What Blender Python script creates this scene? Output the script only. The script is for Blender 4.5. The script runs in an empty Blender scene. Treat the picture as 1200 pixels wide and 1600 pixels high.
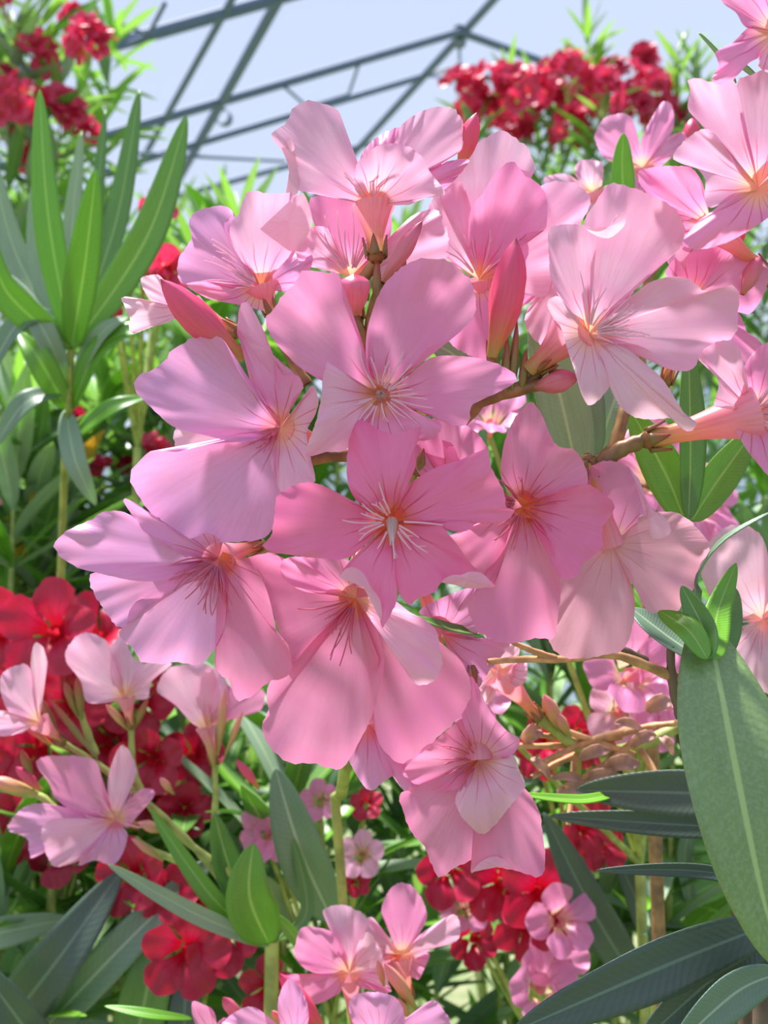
import bpy, bmesh, math, random
from mathutils import Vector, Matrix, Quaternion, noise
R = random.Random(11)
S = bpy.context.scene
COL = S.collection
PI = math.pi

# ------------------------------------------------------------------ camera
F = 1386.0                      # focal length in pixels of the 1200 x 1600 frame
CAM = Vector((0, 0, 1.40))
PITCH = math.radians(6.6)
cd = bpy.data.cameras.new('camera'); cam = bpy.data.objects.new('camera', cd); COL.objects.link(cam)
cam.location = CAM; cam.rotation_euler = (PI/2 + PITCH, 0, 0)
cd.sensor_fit = 'VERTICAL'; cd.sensor_height = 36; cd.sensor_width = 27; cd.lens = F/1600*36
cd.clip_start = 0.01; cd.clip_end = 200
cd.dof.use_dof = True; cd.dof.focus_distance = 0.262; cd.dof.aperture_fstop = 15.0
S.camera = cam
FW = Vector((0, math.cos(PITCH), math.sin(PITCH)))
UP = Vector((0, -math.sin(PITCH), math.cos(PITCH)))
RT = Vector((1, 0, 0))
def ray(px, py): return FW + RT*((px-600)/F) - UP*((py-800)/F)
def at(px, py, z): return CAM + ray(px, py)*z     # a point z metres in front of the camera

# ------------------------------------------------------------------ light
S.view_settings.view_transform = 'Standard'; S.view_settings.look = 'None'
S.view_settings.gamma = 1; S.view_settings.use_curve_mapping = False
S.view_settings.exposure = 0.22
w = bpy.data.worlds.new('sky'); S.world = w; w.use_nodes = True
nt = w.node_tree; bg = nt.nodes['Background']
tc = nt.nodes.new('ShaderNodeTexCoord'); sx = nt.nodes.new('ShaderNodeSeparateXYZ'); rp = nt.nodes.new('ShaderNodeValToRGB')
nt.links.new(tc.outputs['Generated'], sx.inputs[0]); nt.links.new(sx.outputs['Z'], rp.inputs[0]); nt.links.new(rp.outputs[0], bg.inputs[0])
rp.color_ramp.elements[0].position = 0.0; rp.color_ramp.elements[0].color = (.66, .82, 1.0, 1)
rp.color_ramp.elements[1].position = 0.9; rp.color_ramp.elements[1].color = (.42, .60, .95, 1)
bg.inputs[1].default_value = .64
sd = bpy.data.lights.new('sun', 'SUN'); sun = bpy.data.objects.new('sun', sd); COL.objects.link(sun)
sd.energy = 11.0; sd.angle = math.radians(6); sd.color = (1, .975, .94)
sun.rotation_euler = Vector((-.26, .20, 1.0)).to_track_quat('Z', 'Y').to_euler()   # the sun stands high above, a little behind and left of the flowers

# ------------------------------------------------------------------ materials
def nm(name):
    m = bpy.data.materials.new(name); m.use_nodes = True; t = m.node_tree; t.nodes.clear()
    return m, t, t.nodes.new, t.links.new
def mixc(t, f, a, b, mode='MIX'):
    n = t.nodes.new('ShaderNodeMix'); n.data_type = 'RGBA'; n.blend_type = mode
    for i, v in ((0, f), (6, a), (7, b)):
        if hasattr(v, 'default_value') or isinstance(v, bpy.types.NodeSocket): t.links.new(v, n.inputs[i])
        else: n.inputs[i].default_value = v if i == 0 else (*v, 1)
    return n.outputs[2]
def mth(t, op, a, b=0.0, c=0.0):
    n = t.nodes.new('ShaderNodeMath'); n.operation = op
    for i, v in enumerate((a, b, c)):
        if isinstance(v, bpy.types.NodeSocket): t.links.new(v, n.inputs[i])
        else: n.inputs[i].default_value = v
    return n.outputs[0]
def smooth(t, v, a, b, lo=0.0, hi=1.0):
    n = t.nodes.new('ShaderNodeMapRange'); n.interpolation_type = 'SMOOTHSTEP'
    t.links.new(v, n.inputs[0])
    for i, x in enumerate((a, b, lo, hi)): n.inputs[i+1].default_value = x
    return n.outputs[0]
def leafy(t, col, trans, gloss, rough, bump=None, tcol=None):
    N, L = t.nodes.new, t.links.new
    d = N('ShaderNodeBsdfDiffuse'); r = N('ShaderNodeBsdfTranslucent'); g = N('ShaderNodeBsdfGlossy')
    L(col, d.inputs[0]); L(tcol or col, r.inputs[0]); g.inputs['Roughness'].default_value = rough
    a = N('ShaderNodeMixShader'); a.inputs[0].default_value = trans; L(d.outputs[0], a.inputs[1]); L(r.outputs[0], a.inputs[2])
    b = N('ShaderNodeMixShader'); b.inputs[0].default_value = gloss; L(a.outputs[0], b.inputs[1]); L(g.outputs[0], b.inputs[2])
    if bump:
        for s in (d, g): L(bump, s.inputs['Normal'])
    o = N('ShaderNodeOutputMaterial'); L(b.outputs[0], o.inputs[0])
def petal_mat(name, base, edge, throat, stripe, trans=.42, vein=.5):
    # UV x = distance from the throat in cm, y = angle around it
    m, t, N, L = nm(name)
    uv = N('ShaderNodeUVMap'); s = N('ShaderNodeSeparateXYZ'); L(uv.outputs[0], s.inputs[0])
    x, y = s.outputs[0], s.outputs[1]
    cm = N('ShaderNodeCombineXYZ'); L(mth(t, 'MULTIPLY', x, .55), cm.inputs[0]); L(mth(t, 'MULTIPLY', y, 15), cm.inputs[1])
    n1 = N('ShaderNodeTexNoise'); n1.inputs['Scale'].default_value = 1.6; n1.inputs['Detail'].default_value = 3; L(cm.outputs[0], n1.inputs[0])
    n2 = N('ShaderNodeTexNoise'); n2.inputs['Scale'].default_value = .9; n2.inputs['Detail'].default_value = 1; L(uv.outputs[0], n2.inputs[0])
    c = mixc(t, smooth(t, n2.outputs[0], .35, .68), base, edge)
    c = mixc(t, mth(t, 'MULTIPLY', smooth(t, n1.outputs[0], .42, .66), vein), c, tuple(a*.84 if i != 0 else a*.95 for i, a in enumerate(base)))
    c = mixc(t, smooth(t, x, .2, .85, 1, 0), c, throat)
    yy = mth(t, 'ADD', mth(t, 'MULTIPLY', y, 9.0), mth(t, 'MULTIPLY', n2.outputs[0], 2.5))
    st = mth(t, 'ABSOLUTE', mth(t, 'SINE', yy))
    st = smooth(t, st, 0, .26, 1, 0)
    st = mth(t, 'MULTIPLY', st, smooth(t, x, .12, .4)); st = mth(t, 'MULTIPLY', st, smooth(t, x, .85, 1.6, 1, 0))
    c = mixc(t, mth(t, 'MULTIPLY', st, .85), c, stripe)
    b = N('ShaderNodeBump'); b.inputs['Strength'].default_value = .35; b.inputs['Distance'].default_value = .0006; L(n1.outputs[0], b.inputs['Height'])
    leafy(t, c, trans, .045, .38, b.outputs[0])
    return m
M = {}
YEL, ORG, RED = (.95, .62, .40), (.90, .34, .16), (.62, .04, .10)
M['pink'] = petal_mat('pink_petal', (.92, .35, .60), (.91, .29, .58), YEL, RED)
M['hot'] = petal_mat('deep_pink_petal', (.94, .25, .50), (.93, .21, .47), ORG, RED)
M['rose'] = petal_mat('rose_petal', (.90, .32, .53), (.89, .26, .50), ORG, RED)
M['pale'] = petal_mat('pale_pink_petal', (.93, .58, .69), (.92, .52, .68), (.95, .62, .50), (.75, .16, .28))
M['lilac'] = petal_mat('lilac_pink_petal', (.86, .37, .64), (.83, .37, .70), (.88, .33, .40), (.6, .05, .16))
M['light'] = petal_mat('light_pink_petal', (.94, .54, .72), (.93, .44, .67), YEL, (.75, .10, .16), vein=.8)  # paler pink, with the white highlights of upper petals put into the colour
M['shaded_pink'] = petal_mat('shaded_pink_petal', (.86, .42, .52), (.85, .37, .50), (.85, .40, .42), (.7, .2, .3), trans=.42)  # greyer than the deep pink through lighting, which is put into the colour
M['red'] = petal_mat('red_petal', (.60, .008, .07), (.48, .006, .04), (.55, .005, .02), (.35, .0, .02), trans=.34)
M['scarlet'] = petal_mat('scarlet_petal', (.74, .022, .09), (.78, .05, .16), (.80, .06, .08), (.45, .0, .02))
def plain(name, col, trans=.3, gloss=.04, rough=.4, var=.15, scale=90):
    m, t, N, L = nm(name)
    g = N('ShaderNodeTexCoord'); n = N('ShaderNodeTexNoise'); n.inputs['Scale'].default_value = scale; L(g.outputs['Object'], n.inputs[0])
    c = mixc(t, smooth(t, n.outputs[0], .3, .7), tuple(min(1, a*(1+var)) for a in col), tuple(a*(1-var) for a in col))
    leafy(t, c, trans, gloss, rough); return m
M['fringe'] = plain('petal_fringe', (1.0, .64, .77), .35, var=.0)
M['fringe_dark'] = plain('crimson_fringe', (.78, .17, .30), .4)
M['plume'] = plain('throat_plume', (.95, .72, .66), .4)
def ramp_mat(name, stops, trans=.3, gloss=.06, var=.12):
    # UV x runs 0..1 from the base to the tip
    m, t, N, L = nm(name)
    uv = N('ShaderNodeUVMap'); s = N('ShaderNodeSeparateXYZ'); L(uv.outputs[0], s.inputs[0])
    r = N('ShaderNodeValToRGB'); L(s.outputs[0], r.inputs[0])
    e = r.color_ramp.elements
    for i, (p, c) in enumerate(stops):
        k = e[i] if i < 2 else e.new(p)
        k.position = p; k.color = (*c, 1)
    cm = N('ShaderNodeCombineXYZ'); L(s.outputs[0], cm.inputs[0]); L(mth(t, 'MULTIPLY', s.outputs[1], 14), cm.inputs[1])
    n = N('ShaderNodeTexNoise'); n.inputs['Scale'].default_value = 2; L(cm.outputs[0], n.inputs[0])
    c = mixc(t, mth(t, 'MULTIPLY', smooth(t, n.outputs[0], .4, .7), var*2), r.outputs[0], (.45, .08, .08))
    leafy(t, c, trans, gloss, .35); return m
M['tube'] = ramp_mat('corolla_tube', [(0, (.62, .50, .12)), (.25, (.88, .42, .22)), (.6, (.90, .32, .38)), (1, (.91, .40, .55))], .45)
M['redtube'] = ramp_mat('red_tube', [(0, (.45, .20, .05)), (.5, (.75, .03, .06)), (1, (.75, .02, .06))], .4)
M['bud'] = ramp_mat('pink_bud', [(0, (.50, .42, .08)), (.16, (.75, .28, .12)), (.38, (.86, .12, .22)), (.93, (.82, .09, .25)), (1, (.35, .02, .05))], .3)
M['rosebud'] = ramp_mat('rose_bud', [(0, (.55, .22, .10)), (.3, (.86, .30, .34)), (.8, (.88, .22, .38)), (1, (.55, .04, .14))], .3)
M['greenbud'] = ramp_mat('green_bud', [(0, (.22, .30, .06)), (.45, (.30, .24, .07)), (.8, (.45, .12, .07)), (1, (.40, .05, .06))], .2)
M['palebud'] = ramp_mat('pale_bud', [(0, (.40, .45, .10)), (.5, (.75, .45, .22)), (1, (.90, .30, .36))], .3)
M['calyx'] = ramp_mat('calyx', [(0, (.22, .20, .04)), (.6, (.36, .12, .05)), (1, (.42, .07, .07))], .15)
M['stem'] = plain('brown_green_stem', (.30, .17, .06), 0, .06, .4, .35, 160)
M['greenstem'] = plain('green_stem', (.38, .44, .11), .05, .05, .4, .25, 120)
M['paletwig'] = plain('tan_twig', (.62, .34, .16), 0, .05, .4, .3, 150)
M['bark'] = plain('grey_brown_bark', (.16, .11, .08), 0, .04, .5, .35, 60)
M['dry'] = plain('withered_petal', (.80, .48, .40), .35, .02, .5, .3, 120)
M['yellow'] = plain('yellow_leaf', (.80, .55, .10), .45)
def leaf_mat(name, col, rib, trans=.45, gloss=.06, rough=.35, speck=0.0):
    # UV x 0..1 along, y -1..1 across
    m, t, N, L = nm(name)
    uv = N('ShaderNodeUVMap'); s = N('ShaderNodeSeparateXYZ'); L(uv.outputs[0], s.inputs[0]); x, y = s.outputs[0], s.outputs[1]
    ay = mth(t, 'ABSOLUTE', y)
    v = mth(t, 'SINE', mth(t, 'ADD', mth(t, 'MULTIPLY', x, 210), mth(t, 'MULTIPLY', ay, -16)))
    oi = N('ShaderNodeObjectInfo')
    c = mixc(t, mth(t, 'MULTIPLY', oi.outputs['Random'], .6), col, tuple(a*b for a, b in zip(col, (.62, .74, .95))))
    c = mixc(t, smooth(t, v, .2, 1, 0, .07), c, rib)
    g = N('ShaderNodeTexNoise'); g.inputs['Scale'].default_value = 5; L(uv.outputs[0], g.inputs[0])
    c = mixc(t, smooth(t, g.outputs[0], .4, .7, 0, .3), c, tuple(a*.6 for a in col))
    if speck:
        h = N('ShaderNodeTexNoise'); h.inputs['Scale'].default_value = 900; h.inputs['Detail'].default_value = 4
        q = N('ShaderNodeTexCoord'); L(q.outputs['Object'], h.inputs[0])
        c = mixc(t, smooth(t, h.outputs[0], .45, .62, 0, speck), c, (.50, .60, .40))
    c = mixc(t, smooth(t, ay, .035, .085, .9, 0), c, rib)
    b = N('ShaderNodeBump'); b.inputs['Strength'].default_value = .10; b.inputs['Distance'].default_value = .0003; L(v, b.inputs['Height'])
    leafy(t, c, trans, gloss, rough, b.outputs[0], mixc(t, .5, c, (.36, .64, .07)))
    return m
M['leaf'] = leaf_mat('leaf_top', (.17, .36, .07), (.46, .62, .22))
M['leafback'] = leaf_mat('leaf_underside', (.42, .54, .34), (.60, .72, .44), .35, .04, .5)
M['fresh'] = leaf_mat('fresh_leaf_top', (.22, .52, .04), (.48, .72, .18), .42)
M['grey'] = leaf_mat('greyish_leaf_top', (.17, .28, .15), (.44, .54, .36), .22, .10, .42)
M['big'] = leaf_mat('speckled_leaf', (.24, .38, .11), (.58, .74, .26), .35, .10, .45, .22)
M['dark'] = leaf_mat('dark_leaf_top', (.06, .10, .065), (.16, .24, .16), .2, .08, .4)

# ------------------------------------------------------------------ mesh helpers
def link(name, me, parent=None):
    o = bpy.data.objects.new(name, me); COL.objects.link(o)
    if parent: o.parent = parent; o.matrix_parent_inverse = parent.matrix_world.inverted()
    return o
class MB:
    """collects vertices, faces and uvs of ONE mesh"""
    def __init__(s): s.v = []; s.f = []; s.u = []; s.mi = []
    def grid(s, P, U, mi=0, wrap=False):
        o = len(s.v); n, m = len(P), len(P[0])
        for r in P: s.v += [tuple(p) for p in r]
        for r in U: s.u += [tuple(p) for p in r]
        for i in range(n-1):
            for j in range(m if wrap else m-1):
                k = (j+1) % m
                s.f.append((o+i*m+j, o+i*m+k, o+(i+1)*m+k, o+(i+1)*m+j)); s.mi.append(mi)
    def tube(s, pts, rad, sides=8, mi=0):
        pts = [Vector(p) for p in pts]; n = len(pts); P = []; U = []; prev = None
        for i, p in enumerate(pts):
            d = (pts[min(i+1, n-1)]-pts[max(i-1, 0)]).normalized()
            if prev is None: a = d.orthogonal().normalized()
            else: a = (prev - d*prev.dot(d)).normalized()
            prev = a; b = d.cross(a)
            r = rad[i] if isinstance(rad, (list, tuple)) else rad
            P.append([p + (a*math.cos(2*PI*k/sides)+b*math.sin(2*PI*k/sides))*r for k in range(sides)])
            U.append([(i/(n-1), k/sides) for k in range(sides)])
        s.grid(P, U, mi, True)
    def build(s, name, mats, parent=None, base=None, solid=0, offset_mat=False):
        me = bpy.data.meshes.new(name)
        b = Vector(base) if base is not None else Vector((0, 0, 0))
        me.from_pydata([tuple(Vector(v)-b) for v in s.v], [], s.f); me.update()
        ul = me.uv_layers.new(name='UVMap')
        for l in me.loops: ul.data[l.index].uv = s.u[l.vertex_index]
        for p, k in zip(me.polygons, s.mi): p.use_smooth = True; p.material_index = k
        for m in (mats if isinstance(mats, (list, tuple)) else [mats]): me.materials.append(m)
        o = bpy.data.objects.new(name, me); COL.objects.link(o)
        o.location = b - (wloc(parent) if parent else Vector((0, 0, 0)))
        if parent: o.parent = parent
        if solid:
            q = o.modifiers.new('thickness', 'SOLIDIFY'); q.thickness = solid; q.offset = 0
            if offset_mat: q.material_offset = 1; q.material_offset_rim = 0
        return o
def wloc(o):
    l = Vector((0, 0, 0))
    while o: l += o.location; o = o.parent
    return l
def spline(pts, n):
    """n points along a Catmull-Rom curve, tuples of any size"""
    pts = [tuple(p) for p in pts]; k = len(pts); out = []
    if k == 1: return [pts[0]]*n
    seg = [math.dist(pts[i], pts[i+1])+1e-9 for i in range(k-1)]; tot = sum(seg)
    for j in range(n):
        d = tot*j/(n-1); i = 0
        while i < k-2 and d > seg[i]: d -= seg[i]; i += 1
        t = min(1, d/seg[i])
        a, b, c, e = pts[max(i-1, 0)], pts[i], pts[i+1], pts[min(i+2, k-1)]
        out.append(tuple(.5*(2*q+(r-p)*t+(2*p-5*q+4*r-w_)*t*t+(3*q-p-3*r+w_)*t**3) for p, q, r, w_ in zip(a, b, c, e)))
    return out
def thing(name, label, cat, loc, group=None):
    o = bpy.data.objects.new(name, None); COL.objects.link(o); o.empty_display_size = .02
    o.location = loc; o['label'] = label; o['category'] = cat
    if group: o['group'] = group
    return o
def xs(*pts): return [at(*p) for p in pts]          # (px, py, depth) triples to points
def stem(parent, pts, r0, r1=None, mat='stem', name='stem', n=None, label=None):
    r1 = r0 if r1 is None else r1; n = n or max(6, len(pts)*4)
    P = spline([tuple(p) for p in pts], n); b = MB()
    b.tube(P, [(r0+(r1-r0)*i/(n-1))*(1+.10*math.sin(i*2.1)) for i in range(n)], 10)
    o = b.build(name, M[mat], parent, P[0])
    if label: o['label'] = label
    return o
def cane(parent, px, py, z, r=.003, mat='greenstem', dx=0, dy=0):
    """the lower length of a branch, down to the floor"""
    a = at(px, py, z); g = Vector((a.x+dx, a.y+dy, 0.0))
    return stem(parent, [g, g.lerp(a, .35)+Vector((dx*.2, .01, 0)), g.lerp(a, .7), a], r*1.6, r, mat, n=16)
def bud(parent, a, b, r, mat='bud', name='bud', bend=0.0, fat=.55):
    """a closed, slightly twisted bud from point a (base) to b (tip)"""
    a, b = Vector(a), Vector(b); d = b-a; side = d.cross(FW).normalized()
    m = MB(); n = 14; P = []; U = []; x = d.normalized(); y = x.orthogonal().normalized(); z = x.cross(y)
    for i in range(n):
        t = i/(n-1)
        prof = (.30+.70*math.sin(min(1, t/fat)*PI/2)**1.4) if t < fat else math.cos((t-fat)/(1-fat)*PI/2)**.75
        c = a+d*t+side*bend*math.sin(t*PI)
        row = []; ur = []
        for k in range(15):
            g = 2*PI*k/15; rr = r*max(prof, .03)*(1+.10*math.cos(5*(g-t*1.6)))
            row.append(c+(y*math.cos(g)+z*math.sin(g))*rr); ur.append((t, k/15))
        P.append(row); U.append(ur)
    m.grid(P, U, 0, True)
    return m.build(name, M[mat], parent, a)
def calyx(parent, a, d, r, L=.006, name='calyx'):
    """five small pointed sepals standing round a tube"""
    d = Vector(d).normalized(); y = d.orthogonal().normalized(); z = d.cross(y); m = MB()
    for k in range(5):
        g = 2*PI*k/5; o = y*math.cos(g)+z*math.sin(g); s = d.cross(o); P = []; U = []
        for i in range(6):
            t = i/5; c = Vector(a)+d*L*t+o*r*(1+.25*t); wd = r*.62*(1-t)**.8*(1 if t > 0 else .9)
            P.append([c-s*wd, c+o*r*.15, c+s*wd]); U.append([(t, 0), (t, .5), (t, 1)])
        m.grid(P, U)
    m.tube([Vector(a)-d*.0015, Vector(a)+d*.001], [r*.55, r*1.0], 10)
    return m.build(name, M['calyx'], parent, a, solid=.0003)
def leafmesh(m, C, W, fold=.25, twist=0.0, nrm=None, mi=0, wav=0.0):
    """lance-shaped leaf along points C, half width W, V-folded about its midrib"""
    n = len(C); P = []; U = []
    for i, c in enumerate(C):
        t = i/(n-1); d = (C[min(i+1, n-1)]-C[max(i-1, 0)]).normalized()
        up = (nrm - d*nrm.dot(d)).normalized(); up = Quaternion(d, twist*t) @ up
        s = d.cross(up)
        wd = W*max(.035, (math.sin(PI*min(1, t**.85))**.75) if t < .999 else 0)
        row = []; ur = []
        for q in (-1, -.75, -.4, 0, .4, .75, 1):
            row.append(c+s*q*wd+up*(abs(q)*wd*fold+wav*wd*math.sin(t*9+q*2)*abs(q))); ur.append((t, q))
        P.append(row); U.append(ur)
    m.grid(P, U, mi)
def leaf(parent, pts, W, mats=('leaf', 'leafback'), nrm=None, fold=.22, twist=0.0, name='leaf', label=None, n=22, wav=.04):
    C = [Vector(p) for p in spline([tuple(p) for p in pts], n)]
    m = MB(); leafmesh(m, C, W, fold, twist, Vector(nrm) if nrm else (-FW+UP*.3), 0, wav)
    o = m.build(name, [M[mats[0]], M[mats[1]]], parent, C[0], solid=.00035, offset_mat=True)
    if label: o['label'] = label
    return o
# ------------------------------------------------------------------ traced flowers
def petal(parent, cen, pts, mat, dz=0.0, tilt=0.0, cup=0.0, arch=0.0, ruf=1.9, curl=2.8, funnel=.007, flaps=(), rot=None, nr=20, nt=64, seed=0):
    """a petal as one curved sheet that leaves the throat `cen` (px, py, depth); mm offsets: dz tip depth,
    tilt side to side, cup edges forward, arch bulge between base and tip"""
    cx, cy, cz = cen; R2 = random.Random(seed*7+3)
    k = min(range(len(pts)), key=lambda i: math.hypot(pts[i][0]-cx, pts[i][1]-cy)) if rot is None else rot
    pts = pts[k:]+pts[:k]
    O = spline(pts, nt)
    size = max(math.hypot(x-cx, y-cy) for x, y in O)
    mx, my = sum(p[0] for p in O)/nt-cx, sum(p[1] for p in O)/nt-cy; ma = math.atan2(my, mx)
    ph = [R2.uniform(0, 6.28) for _ in range(4)]
    m = MB(); P = []; U = []
    pxm = cz/F
    for j in range(nr):
        r = j/(nr-1); row = []; ur = []
        for i, (x, y) in enumerate(O):
            s = 2*i/(nt-1)-1; L = math.hypot(x-cx, y-cy)/size
            e = r*L
            jag = 0
            if r > .93 and L > .6: jag = .020*noise.noise(Vector((i*.45, seed*3.1, 0)))+.007*(i % 2)
            qx, qy = cx+(x-cx)*r*(1+jag), cy+(y-cy)*r*(1+jag)
            g = r**1.15
            d = dz*g*L+tilt*s*g*L - cup*s*s*g + arch*math.sin(PI*r)*(1-s*s*.6)
            rf = ruf*r**5*L*(.9*math.sin(s*7+ph[0])+.6*math.sin(s*15+ph[1])+.3*math.sin(s*31+ph[2]))
            rf += ruf*r*r*.7*math.sin(s*4.2+ph[3])
            rim = max(0, (r-.80)/.20)**2*L*L; rf += curl*rim*(.25+1.3*noise.noise(Vector((s*2.3, seed*1.7, 2))))*1.3
            rf += .45*r*math.sin(s*11+ph[2])*L*(1-.6*r)+.8*noise.noise(Vector((s*1.8, r*1.6, seed)))*r
            dist = math.hypot(qx-cx, qy-cy)*pxm
            fn = funnel*math.exp(-(dist/.0058)**2)
            row.append(at(qx, qy, cz+(d+rf)*.001+fn))
            ang = math.atan2(qy-cy, qx-cx) if r > 0 else math.atan2(y-cy, x-cx)
            ang = (ang-ma+PI) % (2*PI)-PI
            ur.append((dist*100+.02, ang+seed*1.7))
        P.append(row); U.append(ur)
    m.grid(P, U)
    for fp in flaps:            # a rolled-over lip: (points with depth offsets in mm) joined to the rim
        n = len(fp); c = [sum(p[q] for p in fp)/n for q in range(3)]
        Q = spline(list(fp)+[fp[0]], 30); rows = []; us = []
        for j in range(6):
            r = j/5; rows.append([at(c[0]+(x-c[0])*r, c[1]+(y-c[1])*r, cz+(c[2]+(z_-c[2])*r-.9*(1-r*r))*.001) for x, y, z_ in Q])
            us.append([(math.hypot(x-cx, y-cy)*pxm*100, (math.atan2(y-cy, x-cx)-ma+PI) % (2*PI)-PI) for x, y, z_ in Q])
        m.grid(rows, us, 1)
    return m.build('petal', [M[mat], M['light' if mat not in ('light', 'pale') else 'pale']], parent, at(cx, cy, cz))  # lips take the paler reverse colour, which also carries their painted highlight
def tubemesh(name, parent, a, b, r0, r1, mat='tube', label=None):
    """the corolla tube, from its narrow base a to the throat b"""
    a, b = Vector(a), Vector(b); d = b-a; m = MB(); n = 10
    prof = [r0+(r1-r0)*(t/(n-1))**2.2 for t in range(n)]
    prof[:4] = [r0*1.15, r0*1.2, max(prof[2], r0*1.1), prof[3]]
    m.tube([a+d*t/(n-1) for t in range(n)], prof, 14)
    o = m.build(name, M[mat], parent, a)
    return o
def flower(parent, cen, tail, petals, mat='pink', fringe=(0, 0, 0), r1=.0052, r0=.0016, funnel=.007, fr_mat='fringe', fdir=None, plume=None, label=None, flaps=None, tubemat='tube'):
    """cen = throat (px, py, depth); tail = where the tube meets its stalk; petals = list of (points, options)"""
    thr = at(cen[0], cen[1], cen[2]+funnel*.75)
    tl = at(*tail)
    fl = tubemesh('flower', parent, tl, thr, r0, r1, tubemat)
    if label: fl['label'] = label
    for i, (pts, o) in enumerate(petals):
        o = dict(o); mt = o.pop('m', mat)
        petal(fl, cen, pts, mt, seed=int(cen[0]+cen[1])+i, **{'funnel': funnel, **o})
    calyx(fl, tl, thr-tl, r0*1.3, .006)
    n, ln, spread = fringe
    if n:
        m = MB(); rr = random.Random(int(cen[0])); d0 = fdir if fdir is not None else 0
        for i in range(n):
            a = d0+(rr.random()-.5+.06*math.sin(i*1.9))*spread; L = ln*rr.uniform(.35, 1.1); r = 18*rr.uniform(.7, 1.1); bend = rr.uniform(-.18, .18)
            pts = []
            for q in range(7):
                t = q/6; aa = a+bend*t*t
                dd = r+(L)*t
                pts.append(at(cen[0]+dd*math.cos(aa), cen[1]+dd*math.sin(aa), cen[2]+(.0005-.0032*math.sin(t*PI*.6))))
            m.tube(pts, [.00033*(1-.5*q/6) for q in range(7)], 5)
            if rr.random() < .5:
                e = pts[4]; m.tube([e, e.lerp(pts[6], .6)+Vector((rr.uniform(-1, 1), 0, rr.uniform(-1, 1)))*.0012], [.00022, .0001], 4)
        m.build('fringe', M[fr_mat], fl, thr)
    if plume:
        m = MB()
        for i in range(9):
            g = 2*PI*i/9; a = at(cen[0]+6*math.cos(g), cen[1]+6*math.sin(g)+plume*.0, cen[2]+.004)
            b = at(cen[0]+2*math.cos(g*2), cen[1]+plume+3*math.sin(g*3), cen[2]-.0015)
            m.tube([a, a.lerp(b, .5)+RT*.0004*math.sin(g), b], [.0007, .0006, .0002], 5)
        m.build('stamen_plume', M['plume'], fl, thr)
    return fl

# ------------------------------------------------------------------ the greenhouse (setting)
def film_mat():
    m, t, N, L = nm('milky_film')
    a = N('ShaderNodeBsdfTransparent'); b = N('ShaderNodeBsdfTranslucent'); c = N('ShaderNodeBsdfDiffuse')
    a.inputs[0].default_value = (.97, .97, 1, 1); b.inputs[0].default_value = (.93, .90, 1, 1); c.inputs[0].default_value = (.9, .88, .96, 1)
    x = N('ShaderNodeMixShader'); x.inputs[0].default_value = .35; L(b.outputs[0], x.inputs[1]); L(c.outputs[0], x.inputs[2])
    y = N('ShaderNodeMixShader'); y.inputs[0].default_value = .13; L(a.outputs[0], y.inputs[1]); L(x.outputs[0], y.inputs[2])
    o = N('ShaderNodeOutputMaterial'); L(y.outputs[0], o.inputs[0]); return m
M['film'] = film_mat()
def metal_mat():
    m, t, N, L = nm('galvanised_steel'); p = N('ShaderNodeBsdfPrincipled'); n = N('ShaderNodeTexNoise'); n.inputs['Scale'].default_value = 30
    L(mixc(t, n.outputs[0], (.16, .21, .31), (.11, .15, .23)), p.inputs['Base Color']); p.inputs['Metallic'].default_value = .1; p.inputs['Roughness'].default_value = .75
    o = N('ShaderNodeOutputMaterial'); L(p.outputs[0], o.inputs[0]); return m
M['steel'] = metal_mat()
def soil_mat():
    m, t, N, L = nm('soil'); p = N('ShaderNodeBsdfPrincipled'); n = N('ShaderNodeTexNoise'); n.inputs['Scale'].default_value = 9; n.inputs['Detail'].default_value = 8
    g = N('ShaderNodeTexCoord'); L(g.outputs['Object'], n.inputs[0])
    L(mixc(t, smooth(t, n.outputs[0], .35, .65), (.13, .19, .06), (.24, .25, .13)), p.inputs['Base Color']); p.inputs['Roughness'].default_value = .9
    o = N('ShaderNodeOutputMaterial'); L(p.outputs[0], o.inputs[0]); return m
M['soil'] = soil_mat()
def struct(name, b, mat, base=None):
    o = b.build(name, mat, None, base); o['kind'] = 'structure'; return o
dr = ray(-100, 960); dr.z = 0; dr.normalize()                  # the ridge runs this way
pr = Vector((dr.y, -dr.x, 0))                                  # across the house, to the right
RG = ray(718, 50); RG = CAM + RG*(2.4/RG.z)
nL = dr.cross(-pr + Vector((0, 0, -.572))).normalized(); nR = dr.cross(pr + Vector((0, 0, -.06))).normalized()
def on(px, py, n=None):
    n = nL if n is None else n; q = ray(px, py); t = (RG-CAM).dot(n)/q.dot(n); return CAM + q*t
def slab(a, b, c, d, th, U=((0, 0), (1, 0), (1, 1), (0, 1))):
    m = MB(); nn = (b-a).cross(d-a).normalized()*th
    m.v = [tuple(p) for p in (a, b, c, d)] + [tuple(p+nn) for p in (a, b, c, d)]; m.u = list(U)*2
    m.f = [(0, 1, 2, 3), (7, 6, 5, 4), (0, 4, 5, 1), (1, 5, 6, 2), (2, 6, 7, 3), (3, 7, 4, 0)]; m.mi = [0]*6; return m
struct('floor', slab(Vector((-9, -3, -.1)), Vector((9, -3, -.1)), Vector((9, 14, -.1)), Vector((-9, 14, -.1)), .1), M['soil'])
lift = Vector((0, 0, .035))
def P3(s, q, sl): return RG + dr*s + pr*q + Vector((0, 0, sl*abs(q))) + lift
m = MB(); m.grid([[P3(-6, -4.2, -.572), P3(9, -4.2, -.572)], [P3(-6, 0, 0), P3(9, 0, 0)]], [[(0, 0), (1, 0)], [(0, 1), (1, 1)]])
m.grid([[P3(-6, 0, 0), P3(9, 0, 0)], [P3(-6, 4, -.06), P3(9, 4, -.06)]], [[(0, 0), (1, 0)], [(0, 1), (1, 1)]])
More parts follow.
